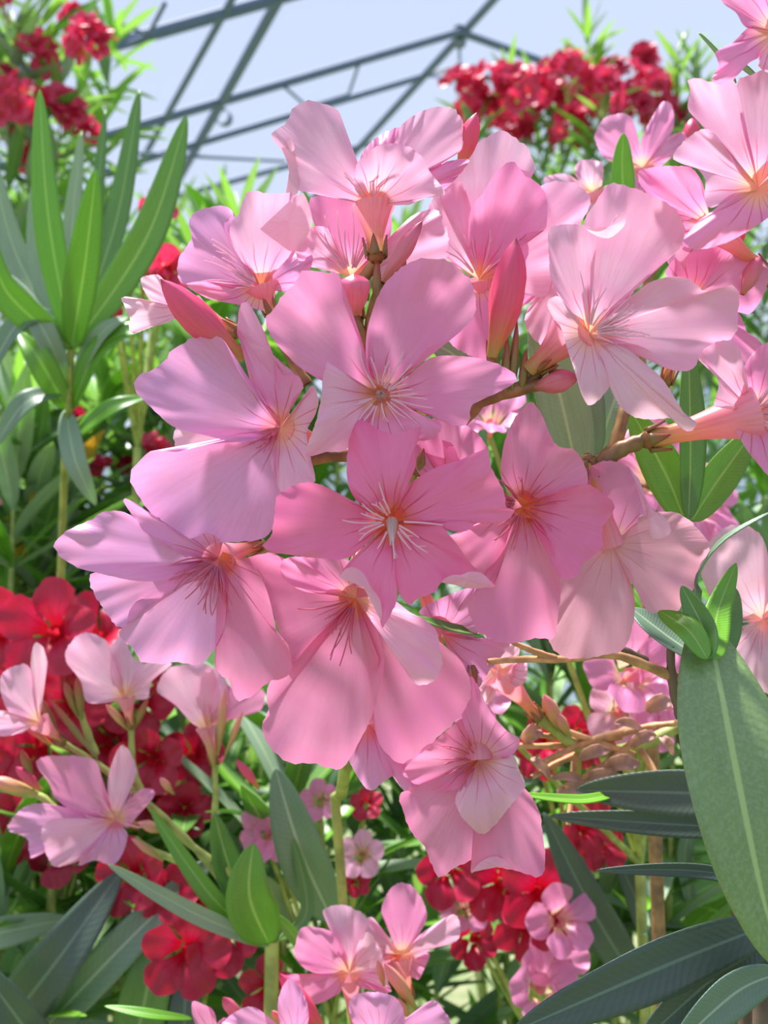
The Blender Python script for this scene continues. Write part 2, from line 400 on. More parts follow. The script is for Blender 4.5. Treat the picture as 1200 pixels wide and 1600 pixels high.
struct('ceiling', m, M['film'])
tr = 0
def member(a, b, r, far=None):
    global tr; tr += 1
    m = MB(); m.tube([a, a.lerp(b, .5), b], r, 10); struct('trim_%d' % tr, m, M['steel'], a)
def ext(a, b, k0, k1): return a+(a-b)*k0, b+(b-a)*k1
for a, b, r, e in (((345, 0+30), (250, 200), .011, (.9, .5)), ((418, 30), (315, 215), .017, (.9, .7)), ((770, 0), (575, 215), .018, (1, .8)),
                   ((160, 75), (425, 0), .018, (1.2, .6)), ((205, 200), (718, 50), .016, (.35, 0)), ((350, 212), (665, 118), .014, (.5, 0)),
                   ((330, 292), (440, 262), .014, (.9, 1.9))):
    A, B = ext(on(*a), on(*b), *e); member(A, B, r)
member(on(665, 118), on(718, 104), .013); member(on(718, 104, nR), on(785, 130, nR), .013)
member(on(718, 50), on(870, 108, nR)+pr*.8, .016)
member(on(205, 218)-Vector((0, 0, .05)), on(445, 236)-Vector((0, 0, .05)), .007)
member(on(345, 180), on(352, 186), .03)
member(on(718, 50), on(718, 66), .03)
for a, b in (((160, 75), (232, 45)), ((232, 45), (150, 10)), ((232, 45), (258, -5)), ((445, 128), (480, 160)), ((480, 160), (545, 140)), ((545, 140), (560, 95)), ((718, 66), (716, 104))):
    member(on(*a)-Vector((0, 0, .02)), on(*b)-Vector((0, 0, .02)), .006)

# ------------------------------------------------------------------ the big pink flower cluster
main = thing('oleander_branch', 'oleander branch bearing the largest cluster of open pink flowers, in the centre', 'flowering branch', (at(700, 900, .275).x, at(700, 900, .275).y, 0))
Z = .258
# A: the topmost flower, seen from the side
flower(main, (584, 322, .262), (588, 402, .266), [
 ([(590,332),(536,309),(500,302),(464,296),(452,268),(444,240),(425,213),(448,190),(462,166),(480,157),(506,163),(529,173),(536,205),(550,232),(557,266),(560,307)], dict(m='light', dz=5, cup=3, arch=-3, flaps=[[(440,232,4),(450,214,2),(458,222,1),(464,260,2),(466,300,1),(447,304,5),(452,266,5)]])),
 ([(557,300),(556,262),(571,241),(586,230),(609,224),(640,230),(660,247),(672,270),(695,302),(668,308),(640,320),(600,325)], dict(m='light', dz=-7, cup=2, arch=-2)),
 ([(610,260),(622,204),(645,182),(670,170),(700,167),(717,180),(725,205),(720,235),(700,247),(670,262),(640,285)], dict(m='light', dz=9, tilt=-3)),
 ([(560,270),(566,240),(590,214),(625,200),(640,225),(600,250)], dict(m='pink', dz=9)),
 ([(660,290),(675,262),(710,250),(732,252),(708,284),(690,300)], dict(m='pink', dz=4)),
], 'light', (7, 70, 1.6), r1=.0068, r0=.0022, fdir=-1.7)
# G: flower tucked under the top one
flower(main, (548, 432, .274), (560, 500, .282), [
 ([(530,420),(505,385),(485,330),(490,308),(540,304),(600,318),(612,350),(600,400),(577,430)], dict(m='pink', dz=3)),
 ([(521,424),(495,418),(471,412),(462,392),(470,372),(487,355),(513,358),(527,385)], dict(m='light', dz=-5)),
 ([(590,418),(612,392),(628,352),(655,332),(684,330),(700,370),(690,420),(640,440)], dict(m='light', dz=2)),
], 'pink', (16, 85, 1.5), fdir=-1.75)
# B: upper left
flower(main, (408, 450, .268), (425, 492, .274), [
 ([(392,424),(372,400),(350,352),(366,335),(349,322),(318,326),(299,337),(296,355),(300,372),(291,385),(278,414),(285,443),(330,449),(395,445)], dict(m='lilac', dz=4, cup=4, arch=2)),
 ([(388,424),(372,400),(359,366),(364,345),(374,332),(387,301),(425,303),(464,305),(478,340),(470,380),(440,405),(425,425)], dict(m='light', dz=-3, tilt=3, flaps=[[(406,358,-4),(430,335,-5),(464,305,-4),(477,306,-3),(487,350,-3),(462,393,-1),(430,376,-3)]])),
 ([(425,425),(428,392),(462,390),(488,400),(480,430),(462,446),(448,457),(425,460)], dict(m='lilac', dz=3)),
 ([(400,452),(340,440),(292,444),(325,466),(372,476),(412,486)], dict(m='pink', dz=-4, arch=-2)),
], 'lilac', (12, 85, .9), fdir=-2.65, r1=.0062)
# H: small pale flower at the far left
flower(main, (300, 484, .285), (372, 520, .290), [
 ([(284,489),(265,474),(240,472),(227,458),(220,436),(236,430),(250,431),(262,450),(284,470)], dict(m='pale', dz=3)),
 ([(284,490),(262,504),(232,512),(205,520),(202,495),(191,466),(215,466),(240,472),(265,480)], dict(m='pale', dz=-5)),
], 'pale', (0, 0, 0))
# Q: upper middle, behind
flower(main, (748, 436, .280), (760, 520, .292), [
 ([(750,430),(733,390),(735,330),(756,300),(775,270),(800,252),(820,275),(845,290),(855,325),(850,360),(822,365),(825,400),(785,452)], dict(m='pink', dz=-5, cup=3, nt=56)),
 ([(740,390),(690,318),(692,290),(712,262),(745,225),(765,215),(785,205),(810,220),(825,235),(835,268),(800,262),(775,272),(745,330)], dict(m='light', dz=6)),
 ([(735,430),(705,410),(675,380),(668,340),(680,305),(720,285),(735,330)], dict(m='light', dz=3)),
 ([(785,450),(818,400),(822,330),(845,290),(900,287),(922,315),(905,350),(870,400),(855,460),(820,460)], dict(m='light', dz=3)),
 ([(735,445),(785,460),(780,520),(770,560),(735,555),(700,530),(700,480)], dict(m='pink', dz=-3)),
], 'light', (9, 60, 2.2), fdir=-1.9, flaps=None)
# petal crossing behind the bud
flower(main, (880, 420, .290), (850, 520, .296), [
 ([(870,420),(800,400),(790,350),(840,325),(900,330),(910,400)], dict(m='light', dz=2)),
 ([(870,440),(810,480),(775,455),(800,405),(860,400)], dict(m='pink', dz=-2)),
 ([(890,440),(880,500),(850,540),(820,500),(850,440)], dict(m='light', dz=1)),
], 'light')
# E: open flower above the centre
flower(main, (595, 618, .250), (640, 640, .280), [
 ([(590,606),(540,604),(508,597),(470,575),(445,551),(428,530),(416,502),(435,474),(467,435),(480,423),(505,427),(530,430),(537,470),(551,502),(568,544),(580,580)], dict(m='pink', dz=-3, cup=2, arch=2)),
 ([(580,590),(572,558),(575,509),(596,453),(620,423),(652,407),(697,409),(725,428),(739,453),(741,491),(722,516),(697,533),(669,544),(645,570),(615,600)], dict(m='pink', dz=-2, cup=3, arch=2)),
 ([(618,605),(670,561),(715,556),(750,561),(785,572),(808,593),(785,610),(753,624),(736,635),(729,663),(704,663),(676,649),(620,632)], dict(m='pink', dz=-1, tilt=-3, arch=2)),
 ([(584,618),(530,622),(522,598),(512,565),(506,590),(502,618),(498,645),(484,687),(480,712),(510,706),(543,701),(554,660),(580,640)], dict(m='light', dz=-7, cup=-2, tilt=3, arch=-2, rot=0)),
 ([(585,635),(560,665),(575,690),(620,700),(662,690),(690,665),(640,640),(605,632)], dict(m='pink', dz=-4)),
], 'pink', (24, 62, 6.2), fdir=-.3, plume=-4, funnel=.008)
# C: left, with two broad petals
flower(main, (438, 668, .256), (505, 690, .278), [
 ([(436,655),(414,634),(395,609),(373,580),(357,546),(351,533),(338,526),(332,531),(319,528),(294,531),(272,546),(259,565),(240,577),(221,587),(213,603),(218,618),(243,644),(275,668),(316,679),(376,691),(430,680)], dict(m='lilac', dz=-2, cup=3, arch=2)),
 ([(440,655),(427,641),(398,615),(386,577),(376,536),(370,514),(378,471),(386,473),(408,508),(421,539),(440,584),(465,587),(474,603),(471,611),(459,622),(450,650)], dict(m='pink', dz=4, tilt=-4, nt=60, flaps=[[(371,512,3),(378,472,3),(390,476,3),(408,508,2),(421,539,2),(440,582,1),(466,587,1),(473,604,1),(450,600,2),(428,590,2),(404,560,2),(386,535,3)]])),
 ([(425,692),(380,675),(318,662),(275,668),(280,705),(318,702),(380,700)], dict(m='pale', dz=9)),  # petal behind; the light on it is put into its pale colour
 ([(446,672),(459,653),(474,628),(487,603),(497,622),(493,647),(480,672),(482,700),(492,751),(470,756),(455,760),(440,769),(430,745),(424,729),(422,707),(436,690)], dict(m='light', dz=-7, cup=-2, tilt=3)),
 ([(432,688),(383,690),(350,692),(316,696),(275,706),(239,704),(216,722),(204,743),(213,767),(230,793),(262,824),(290,843),(330,846),(380,846),(418,836),(434,800),(440,767),(428,739),(430,705)], dict(m='lilac', dz=-4, cup=1, arch=3)),
], 'lilac', (5, 40, 1.2), fdir=2.7, fr_mat='fringe_dark', funnel=.007)
# D: lower left
flower(main, (342, 872, .250), (405, 850, .270), [
 ([(330,880),(293,868),(257,850),(230,830),(213,812),(193,800),(170,799),(153,802),(143,811),(120,822),(103,833),(88,847),(90,860),(100,873),(123,887),(163,897),(207,907),(247,907),(300,892)], dict(m='lilac', dz=-2, cup=2, arch=2)),
 ([(320,868),(290,868),(263,852),(227,832),(218,818),(203,800),(193,780),(207,783),(230,800),(260,822),(292,842),(325,832),(348,848)], dict(m='lilac', dz=-8, cup=0)),
 ([(325,880),(290,888),(245,906),(207,905),(165,898),(143,897),(147,925),(160,947),(177,973),(197,979),(215,960)], dict(m='lilac', dz=4)),
 ([(335,872),(297,885),(255,912),(213,940),(200,960),(199,975),(185,990),(207,1012),(223,1033),(245,1037),(267,1035),(290,1036),(313,1037),(340,1007),(353,973),(357,913),(352,880)], dict(m='lilac', dz=3, cup=3, arch=2)),
 ([(348,862),(373,872),(400,893),(416,920),(428,965),(433,993),(450,1007),(456,1040),(448,1056),(417,1067),(395,1084),(370,1093),(357,1063),(338,1047),(337,1013),(352,973),(352,913)], dict(m='rose', dz=2, cup=2, tilt=-2, arch=2)),
], 'lilac', (26, 75, 1.9), fdir=2.15, fr_mat='fringe_dark')
# I: below the centre, hanging
flower(main, (556, 935, .259), (560, 850, .280), [
 ([(540,925),(510,915),(480,912),(455,900),(432,866),(400,868),(374,878),(396,905),(418,940),(436,985),(446,1040),(460,1060),(500,1010),(545,960)], dict(m='rose', dz=3, cup=2, arch=2)),
 ([(540,950),(490,1000),(455,1040),(424,1062),(416,1090),(420,1112),(410,1130),(414,1150),(430,1178),(455,1192),(492,1194),(532,1200),(556,1168),(584,1108),(600,1032),(580,955)], dict(m='rose', dz=4, cup=3, arch=3)),
 ([(575,945),(598,960),(620,945),(650,975),(690,1005),(724,1040),(736,1088),(724,1108),(696,1140),(660,1168),(628,1192),(604,1176),(588,1150),(584,1100),(592,1030)], dict(m='rose', dz=5, cup=2, arch=3)),
 ([(580,930),(612,936),(640,956),(664,968),(680,984),(688,1015),(686,1054),(660,1070),(644,1064),(634,1040),(634,1000),(615,965)], dict(m='light', dz=-10, cup=0, arch=-5)),
 ([(445,905),(440,880),(460,870),(540,874),(560,905),(530,925),(480,925)], dict(m='pink', dz=-3)),
], 'rose', (10, 85, 1.2), fdir=2.25, fr_mat='fringe_dark')
# J: lavender petals showing behind
flower(main, (690, 990, .283), (650, 900, .290), [
 ([(680,970),(655,955),(700,930),(760,915),(770,960),(735,1000)], dict(m='lilac', dz=2)),
 ([(705,990),(745,1000),(796,1004),(770,1040),(736,1085),(715,1050)], dict(m='lilac', dz=-2)),
 ([(660,1010),(700,1060),(700,1120),(640,1200),(600,1170),(610,1090)], dict(m='pink', dz=2)),
], 'lilac')
flower(main, (575, 1130, .284), (560, 1040, .292), [
 ([(560,1110),(530,1150),(545,1188),(574,1234),(600,1220),(630,1198),(606,1168),(592,1120)], dict(m='lilac', dz=1)),
 ([(590,1130),(640,1180),(660,1215),(640,1240),(615,1215),(580,1160)], dict(m='lilac', dz=3)),
], 'lilac')
# L: lowest flower
flower(main, (748, 1186, .272), (735, 1040, .284), [
 ([(745,1170),(732,1150),(722,1118),(728,1084),(738,1058),(764,1108),(790,1140),(812,1156),(800,1180),(770,1188)], dict(m='pink', dz=-3, cup=4)),
 ([(735,1180),(725,1125),(700,1140),(664,1172),(630,1205),(650,1225),(690,1236),(730,1230)], dict(m='rose', dz=2, cup=2)),
 ([(730,1205),(690,1230),(628,1238),(632,1275),(644,1300),(662,1318),(684,1368),(716,1352),(744,1336),(770,1300),(785,1250),(770,1210)], dict(m='rose', dz=3, cup=2)),
 ([(765,1195),(800,1180),(812,1205),(820,1230),(796,1260),(772,1290),(752,1303),(722,1276),(712,1244),(735,1215)], dict(m='pale', dz=-5, arch=-2)),
 ([(772,1200),(800,1215),(824,1236),(840,1262),(846,1290),(848,1366),(800,1358),(772,1354),(736,1363),(748,1340),(768,1300),(776,1250)], dict(m='rose', dz=1, cup=-3, tilt=3, flaps=[[(736,1363,1),(752,1346,0),(775,1338,0),(800,1350,0),(846,1365,1),(800,1358,2),(772,1355,2)]])),
], 'rose', (9, 42, 2), fdir=3.0, fr_mat='fringe_dark')
# M: pale petals between the two central flowers
flower(main, (705, 775, .268), (720, 800, .285), [
 ([(690,715),(652,700),(640,665),(680,655),(722,662),(750,682),(764,705),(722,722)], dict(m='pink', dz=2)),
 ([(700,690),(735,735),(700,770),(655,740),(645,700)], dict(m='pink', dz=2)),
], 'light')
# N: right of the centre
flower(main, (816, 792, .256), (880, 770, .282), [
 ([(810,775),(792,763),(783,745),(784,715),(788,693),(798,665),(810,646),(828,629),(843,642),(861,682),(872,697),(898,704),(913,726),(916,759),(883,770),(847,776),(826,784)], dict(m='rose', dz=-2, cup=3, arch=2)),
 ([(826,784),(865,770),(913,757),(940,770),(960,792),(942,825),(938,858),(909,880),(903,900),(876,902),(865,862),(847,830),(830,802)], dict(m='hot', dz=-6, cup=1)),
 ([(815,808),(835,812),(852,830),(868,869),(876,913),(872,961),(863,998),(840,996),(821,1000),(788,1005),(755,990),(737,968),(733,939),(765,905),(784,869),(796,830)], dict(m='rose', dz=2, cup=3, arch=3)),
 ([(800,808),(760,812),(725,828),(700,840),(710,862),(735,890),(768,918),(784,877),(806,825)], dict(m='rose', dz=2)),
], 'rose', (26, 48, 6.2), fr_mat='fringe_dark')
# O: its neighbour, turned away, seen through from behind
flower(main, (955, 850, .272), (918, 716, .266), [
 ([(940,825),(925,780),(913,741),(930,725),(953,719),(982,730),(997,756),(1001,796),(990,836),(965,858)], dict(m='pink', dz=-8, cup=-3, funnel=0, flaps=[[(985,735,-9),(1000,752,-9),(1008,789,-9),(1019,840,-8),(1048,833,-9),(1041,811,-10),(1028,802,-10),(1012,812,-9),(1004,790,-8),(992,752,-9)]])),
 ([(968,858),(985,828),(1003,804),(1048,800),(1072,810),(1089,825),(1109,855),(1092,884),(1081,921),(1056,954),(1023,957),(1008,950),(1004,928),(986,910)], dict(m='shaded_pink', dz=-4, cup=-2, funnel=0)),
 ([(940,860),(900,870),(872,910),(866,961),(858,1001),(876,1023),(900,1028),(927,1027),(971,1016),(986,987),(992,943),(984,906),(970,872)], dict(m='shaded_pink', dz=-4, cup=-3, funnel=0)),
], 'shaded_pink', r1=.004, funnel=0)
# P: big flower upper right
flower(main, (920, 520, .250), (842, 575, .266), [
 ([(912,500),(885,480),(862,440),(858,400),(857,362),(870,352),(900,352),(925,357),(932,380),(922,420),(916,470)], dict(m='light', dz=0, tilt=4, flaps=[[(915,357,-1),(935,362,-2),(955,352,-3),(965,335,-3),(976,332,-3),(978,345,-3),(972,357,-2),(952,372,-1),(930,368,0)]])),
 ([(915,500),(905,420),(912,350),(935,310),(955,287),(990,295),(1030,312),(1060,335),(1070,365),(1060,390),(1030,415),(1000,440),(955,480)], dict(m='light', dz=7, cup=3)),
 ([(935,515),(958,480),(990,460),(1020,439),(1068,433),(1098,454),(1125,450),(1148,448),(1152,490),(1143,530),(1104,541),(1083,574),(1062,580),(1032,571),(1017,550),(990,538),(942,538)], dict(m='light', dz=-3, cup=2, arch=2)),
 ([(912,512),(897,493),(884,478),(872,463),(855,472),(866,500),(876,511),(888,550),(900,586),(913,625),(927,631),(952,604),(948,580),(936,560),(938,535)], dict(m='pale', dz=-10, cup=-3, arch=-2)),  # whiteness of the sunlit face is put into this pale colour
 ([(930,530),(975,541),(1008,568),(1035,592),(1056,625),(1077,660),(1089,661),(1080,674),(1062,667),(1044,652),(1008,656),(981,646),(960,620),(936,560)], dict(m='pale', dz=-8, cup=2, arch=-2)),  # pale colour stands in for direct sun on this petal too
], 'light', (26, 75, 2.4), fdir=-.75, funnel=.006)
# R: petals behind it at the right
flower(main, (1080, 470, .276), (1040, 600, .290), [
 ([(1080,455),(1040,430),(1060,398),(1085,388),(1112,386),(1150,396),(1196,412),(1197,450),(1172,490),(1148,482),(1110,480)], dict(m='pink', dz=2)),
 ([(1100,480),(1150,486),(1168,520),(1185,530),(1200,560),(1160,570),(1120,540)], dict(m='pink', dz=0)),
 ([(1070,450),(1040,400),(1060,360),(1100,360),(1140,390),(1110,430)], dict(m='light', dz=4)),
], 'light')
# U: right edge, with a long orange-pink tube
flower(main, (1178, 645, .252), (1012, 688, .262), [
 ([(1165,640),(1140,634),(1116,634),(1123,600),(1112,575),(1092,562),(1104,541),(1143,532),(1160,560),(1160,590),(1176,625)], dict(m='light', dz=-3, cup=2)),
 ([(1168,632),(1148,625),(1160,580),(1182,547),(1210,536),(1250,560),(1265,610),(1210,640)], dict(m='pink', dz=2)),
 ([(1170,655),(1150,668),(1165,700),(1182,722),(1200,742),(1240,775),(1270,720),(1230,670)], dict(m='pink', dz=-3)),
 ([(1190,640),(1240,610),(1290,630),(1280,690),(1220,680)], dict(m='pink', dz=-2)),
], 'light', (18, 60, 2.2), fdir=-.2, r1=.0085, r0=.0026)
# F: the front flower in the very middle
flower(main, (612, 815, .240), (606, 740, .268), [
 ([(600,800),(568,790),(550,772),(542,745),(543,710),(547,680),(554,650),(571,657),(596,675),(624,678),(655,666),(657,675),(645,696),(650,724),(641,748),(624,769),(612,795)], dict(m='hot', dz=5, arch=-5, cup=2)),
 ([(618,800),(628,772),(645,752),(680,731),(715,720),(760,703),(767,731),(785,766),(792,794),(804,797),(781,818),(753,811),(729,829),(708,829),(680,818),(640,812)], dict(m='hot', dz=-3, tilt=-3, arch=2)),
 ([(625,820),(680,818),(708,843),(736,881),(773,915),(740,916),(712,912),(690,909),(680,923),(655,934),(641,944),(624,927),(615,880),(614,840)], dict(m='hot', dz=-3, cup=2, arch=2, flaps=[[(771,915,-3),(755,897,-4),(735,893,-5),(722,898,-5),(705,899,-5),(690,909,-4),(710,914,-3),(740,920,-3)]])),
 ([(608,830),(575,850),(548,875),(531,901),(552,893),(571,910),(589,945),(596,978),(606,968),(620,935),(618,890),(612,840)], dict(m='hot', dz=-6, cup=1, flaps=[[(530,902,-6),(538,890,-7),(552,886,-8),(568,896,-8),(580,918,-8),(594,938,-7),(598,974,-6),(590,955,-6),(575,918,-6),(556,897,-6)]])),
 ([(602,806),(571,797),(540,780),(512,762),(484,754),(456,760),(435,773),(430,801),(424,836),(412,855),(435,864),(487,871),(540,873),(568,852),(596,822)], dict(m='hot', dz=-2, tilt=4, cup=2, arch=2)),
], 'hot', (18, 58, 6.2), fdir=0, plume=34, funnel=.010)
# buds, tiny green buds and stalks
jx = xs((655, 640, .282), (640, 560, .284), (560, 720, .284), (820, 600, .275))
bud(main, at(382, 560, .262), at(251, 436, .254), .0048, bend=.0012)
bud(main, at(768, 558, .262), at(806, 372, .258), .0050, bend=-.001)
bud(main, at(598, 440, .262), at(660, 345, .258), .0024, 'rosebud')
bud(main, at(718, 262, .276), at(745, 176, .272), .0030)
bud(main, at(556, 492, .262), at(553, 428, .258), .0047, 'rosebud', fat=.75)
bud(main, at(835, 605, .268), at(905, 588, .262), .0034, 'rosebud')
tubemesh('flower', main, at(826, 578, .266), at(886, 520, .260), .002, .0062)
stem(main, xs((930, 735, .268), (965, 705, .266), (1000, 690, .264), (1030, 678, .262)), .0026, .0022)
stem(main, xs((915, 728, .269), (955, 705, .268), (972, 655, .27), (985, 600, .275)), .0022, .0016)
stem(main, xs((645, 720, .285), (725, 655, .278), (750, 628, .275), (800, 612, .270), (850, 600, .268)), .0026, .0018)
stem(main, xs((480, 718, .28), (520, 712, .28), (600, 715, .284), (700, 760, .29), (760, 860, .30)), .0022, .0026)
stem(main, xs((750, 628, .275), (768, 590, .272), (770, 550, .266)), .0018, .0016)
stem(main, xs((850, 575, .268), (832, 592, .270), (800, 612, .270)), .0017, .0020)
stem(main, xs((480, 600, .28), (455, 560, .28), (425, 500, .276)), .0018, .0016)
stem(main, xs((570, 560, .285), (560, 510, .28), (548, 470, .275), (590, 405, .268)), .0020, .0016)
stem(main, xs((600, 440, .27), (585, 470, .275), (575, 560, .285), (600, 700, .285)), .0014, .0022)
stem(main, xs((375, 858, .27), (400, 860, .272), (440, 850, .275), (520, 780, .285)), .0017, .0022, 'greenstem')
stem(main, xs((420, 700, .276), (480, 718, .28)), .0016)
for a, b in (((800, 610), (808, 500)), ((790, 612), (792, 520)), ((815, 612), (822, 545)), ((775, 600), (760, 530)), ((860, 590), (868, 545)), ((815, 640), (845, 655)), ((655, 735), (662, 700))):
    bud(main, at(*a, .268), at(*b, .266), .0013, 'greenbud', fat=.35)
for a, b in (((588, 480), (590, 398)), ((606, 455), (612, 402)), ((620, 450), (634, 398)), ((575, 470), (560, 440)), ((565, 520), (545, 490)), ((600, 480), (630, 425))):
    bud(main, at(*a, .268), at(*b, .266), .0014, 'greenbud', fat=.35)
main_low = stem(main, [Vector((main.location.x+.03, main.location.y+.10, 0)), Vector((main.location.x+.02, main.location.y+.05, .7)), at(536, 1420, .43), at(537, 1230, .36), at(575, 1020, .31), at(660, 800, .29), at(655, 640, .284)], .0036, .0022, 'greenstem', n=26)
leaf(main, xs((750, 990, .285), (700, 982, .28), (650, 965, .275)), .0035, nrm=UP-FW*.4)
leaf(main, xs((760, 620, .30), (715, 560, .30), (672, 535, .30)), .007, ('leafback', 'leaf'))
leaf(main, xs((905, 760, .30), (880, 640, .30), (835, 470, .30)), .009, ('leafback', 'leaf'))
leaf(main, xs((925, 720, .31), (905, 650, .31), (900, 540, .315)), .009, ('grey', 'leafback'))
leaf(main, xs((930, 720, .32), (955, 640, .32), (985, 560, .33)), .008, ('leafback', 'leaf'))
leaf(main, xs((1070, 815, .30), (1040, 740, .30), (985, 640, .30)), .0068, ('fresh', 'leafback'), nrm=-FW-RT*.4)
leaf(main, xs((1075, 812, .295), (1078, 700, .295), (1075, 540, .30)), .0062, ('leaf', 'leafback'), nrm=-FW+RT*.5)
leaf(main, xs((1080, 815, .30), (1115, 760, .30), (1180, 670, .30)), .0060, ('fresh', 'leafback'))

# ------------------------------------------------------------------ other branches close by
def T(name, label, cat, px, py, z, group=None):
    a = at(px, py, z); return thing(name, label, cat, (a.x, a.y, 0), group)
# right edge: a pink cluster above the level of the main one
rb = T('oleander_branch', 'oleander branch with big pale pink flowers cut by the upper right edge', 'flowering branch', 1180, 600, .30)
flower(rb, (1185, 292, .236), (1300, 300, .262), [
 ([(1172,280),(1150,262),(1130,225),(1108,205),(1092,190),(1075,170),(1078,140),(1075,127),(1090,124),(1120,130),(1150,132),(1166,200),(1178,250)], dict(m='light', dz=-2, cup=2, arch=2)),
 ([(1178,262),(1160,200),(1152,130),(1175,118),(1200,110),(1240,120),(1260,180),(1230,240)], dict(m='light', dz=3, cup=2)),
 ([(1172,285),(1150,262),(1132,228),(1112,205),(1095,203),(1070,220),(1052,245),(1066,256),(1090,264),(1102,282),(1101,310),(1112,325),(1140,305),(1165,298)], dict(m='light', dz=-6, cup=-2, arch=2)),
 ([(1180,300),(1140,312),(1105,335),(1085,352),(1066,378),(1074,386),(1105,388),(1150,372),(1200,340),(1230,310)], dict(m='pink', dz=-4, arch=-3)),
 ([(1190,290),(1240,250),(1300,260),(1310,320),(1240,340)], dict(m='light', dz=-2)),
], 'light', r1=.007, r0=.003)
flower(rb, (1112, 352, .262), (1190, 420, .28), [
 ([(1062,345),(1035,328),(1010,300),(999,285),(1000,267),(1020,262),(1040,260),(1075,260),(1095,280),(1102,305),(1082,340)], dict(m='pink', dz=-3, cup=2)),
 ([(1070,345),(1100,330),(1120,360),(1100,390),(1070,392),(1060,370)], dict(m='pink', dz=2)),
], 'pink')
flower(rb, (1215, 50, .232), (1290, 30, .255), [
 ([(1200,50),(1165,42),(1150,20),(1128,2),(1122,-30),(1160,-60),(1210,-40),(1220,20)], dict(m='pink', dz=-4, arch=3)),
 ([(1200,55),(1175,40),(1145,66),(1118,82),(1124,100),(1113,122),(1122,131),(1142,128),(1165,102),(1190,88),(1215,75)], dict(m='pink', dz=-6, cup=-3)),
 ([(1205,60),(1186,92),(1190,108),(1230,120),(1260,90)], dict(m='light', dz=-4)),
], 'pink')
leaf(rb, xs((1150, 130, .27), (1125, 92, .27), (1092, 52, .27)), .0022, nrm=UP-FW*.2)
leaf(rb, xs((1190, 130, .26), (1160, 108, .262), (1130, 80, .265)), .0045, nrm=UP-FW*.2)
bud(rb, at(1150, 395, .28), at(1148, 340, .275), .003); bud(rb, at(1160, 460, .275), at(1188, 400, .275), .0025, 'rosebud')
stem(rb, [at(1300, 300, .262), at(1340, 420, .27), at(1330, 800, .29), at(1290, 1500, .33), Vector((rb.location.x+.12, rb.location.y+.1, .5)), Vector((rb.location.x+.12, rb.location.y+.12, 0))], .0028, .006, n=26)
stem(rb, [at(1190, 420, .28), at(1270, 540, .284), at(1330, 720, .288)], .0018, .0024); stem(rb, [at(1290, 30, .255), at(1340, 180, .262), at(1340, 420, .27)], .0018, .0026)

# pale flowers at the right edge below
vb = T('oleander_branch', 'oleander branch with two pale peach pink petals at right edge beside broad leaf', 'flowering branch', 1230, 1010, .33)
flower(vb, (1192, 968, .292), (1260, 985, .31), [
 ([(1178,958),(1145,968),(1118,948),(1102,915),(1094,882),(1108,850),(1128,828),(1155,820),(1185,832),(1200,868),(1200,920)], dict(m='pale', dz=-3, cup=3, arch=2)),
 ([(1180,972),(1150,984),(1150,1010),(1156,1036),(1168,1055),(1186,1078),(1215,1082),(1240,1040),(1220,985)], dict(m='pale', dz=-5, cup=2)),
 ([(1195,950),(1205,880),(1240,850),(1270,900),(1240,960)], dict(m='pale', dz=1)),
 ([(1205,970),(1260,940),(1300,980),(1250,1020)], dict(m='pale', dz=-2)),
], 'pale', (8, 40, 3), fdir=2.0)
stem(vb, [at(1260, 985, .31), at(1290, 1050, .32), at(1300, 1500, .36), Vector((vb.location.x+.05, vb.location.y+.05, .5)), Vector((vb.location.x+.05, vb.location.y+.05, 0))], .002, .005, 'greenstem', n=20)

# the shoot with the broad speckled leaf
sb = T('oleander_shoot', 'leafy oleander shoot at right with one broad speckled leaf hanging down', 'leafy shoot', 1110, 1040, .29)
bl = leaf(sb, xs((1106, 975, .272), (1128, 1090, .252), (1158, 1245, .240), (1196, 1420, .236), (1235, 1520, .236)), .0158, ('big', 'leafback'), nrm=-FW+RT*.18+UP*.2, fold=.10, label='broad speckled leaf hanging down at right', n=34)
leaf(sb, xs((1108, 1030, .268), (1085, 930, .270), (1125, 850, .262), (1215, 795, .255)), .0022, ('grey', 'leafback'), nrm=-FW*.4+UP)
leaf(sb, xs((1105, 1030, .252), (1075, 985, .256), (1030, 955, .268)), .0040, ('fresh', 'leafback'), nrm=-FW+UP*.5)
leaf(sb, xs((1110, 1030, .252), (1098, 980, .258), (1065, 915, .262)), .0038, ('leaf', 'leafback'), nrm=-FW-RT*.5)
leaf(sb, xs((1115, 1030, .252), (1120, 960, .275), (1150, 880, .28)), .0045, ('fresh', 'leafback'))
leaf(sb, xs((1118, 1035, .275), (1135, 985, .285), (1150, 920, .29)), .0045, ('leaf', 'leafback'))
leaf(sb, xs((1105, 1035, .28), (1050, 1000, .29), (985, 950, .30)), .0075, ('grey', 'leafback'), nrm=-FW*.4+UP)
leaf(sb, xs((1080, 820, .31), (1070, 900, .30), (1108, 1030, .272)), .002, ('fresh', 'leaf'))
stem(sb, [Vector((sb.location.x+.02, sb.location.y+.03, 0)), Vector((sb.location.x, sb.location.y+.02, .8)), at(1190, 1300, .31), at(1140, 1120, .285), at(1110, 1030, .272)], .006, .0028, 'bark', n=20)
stem(sb, xs((1065, 1120, .288), (1050, 1060, .285), (1048, 1010, .285)), .0021, .0012, 'bark')

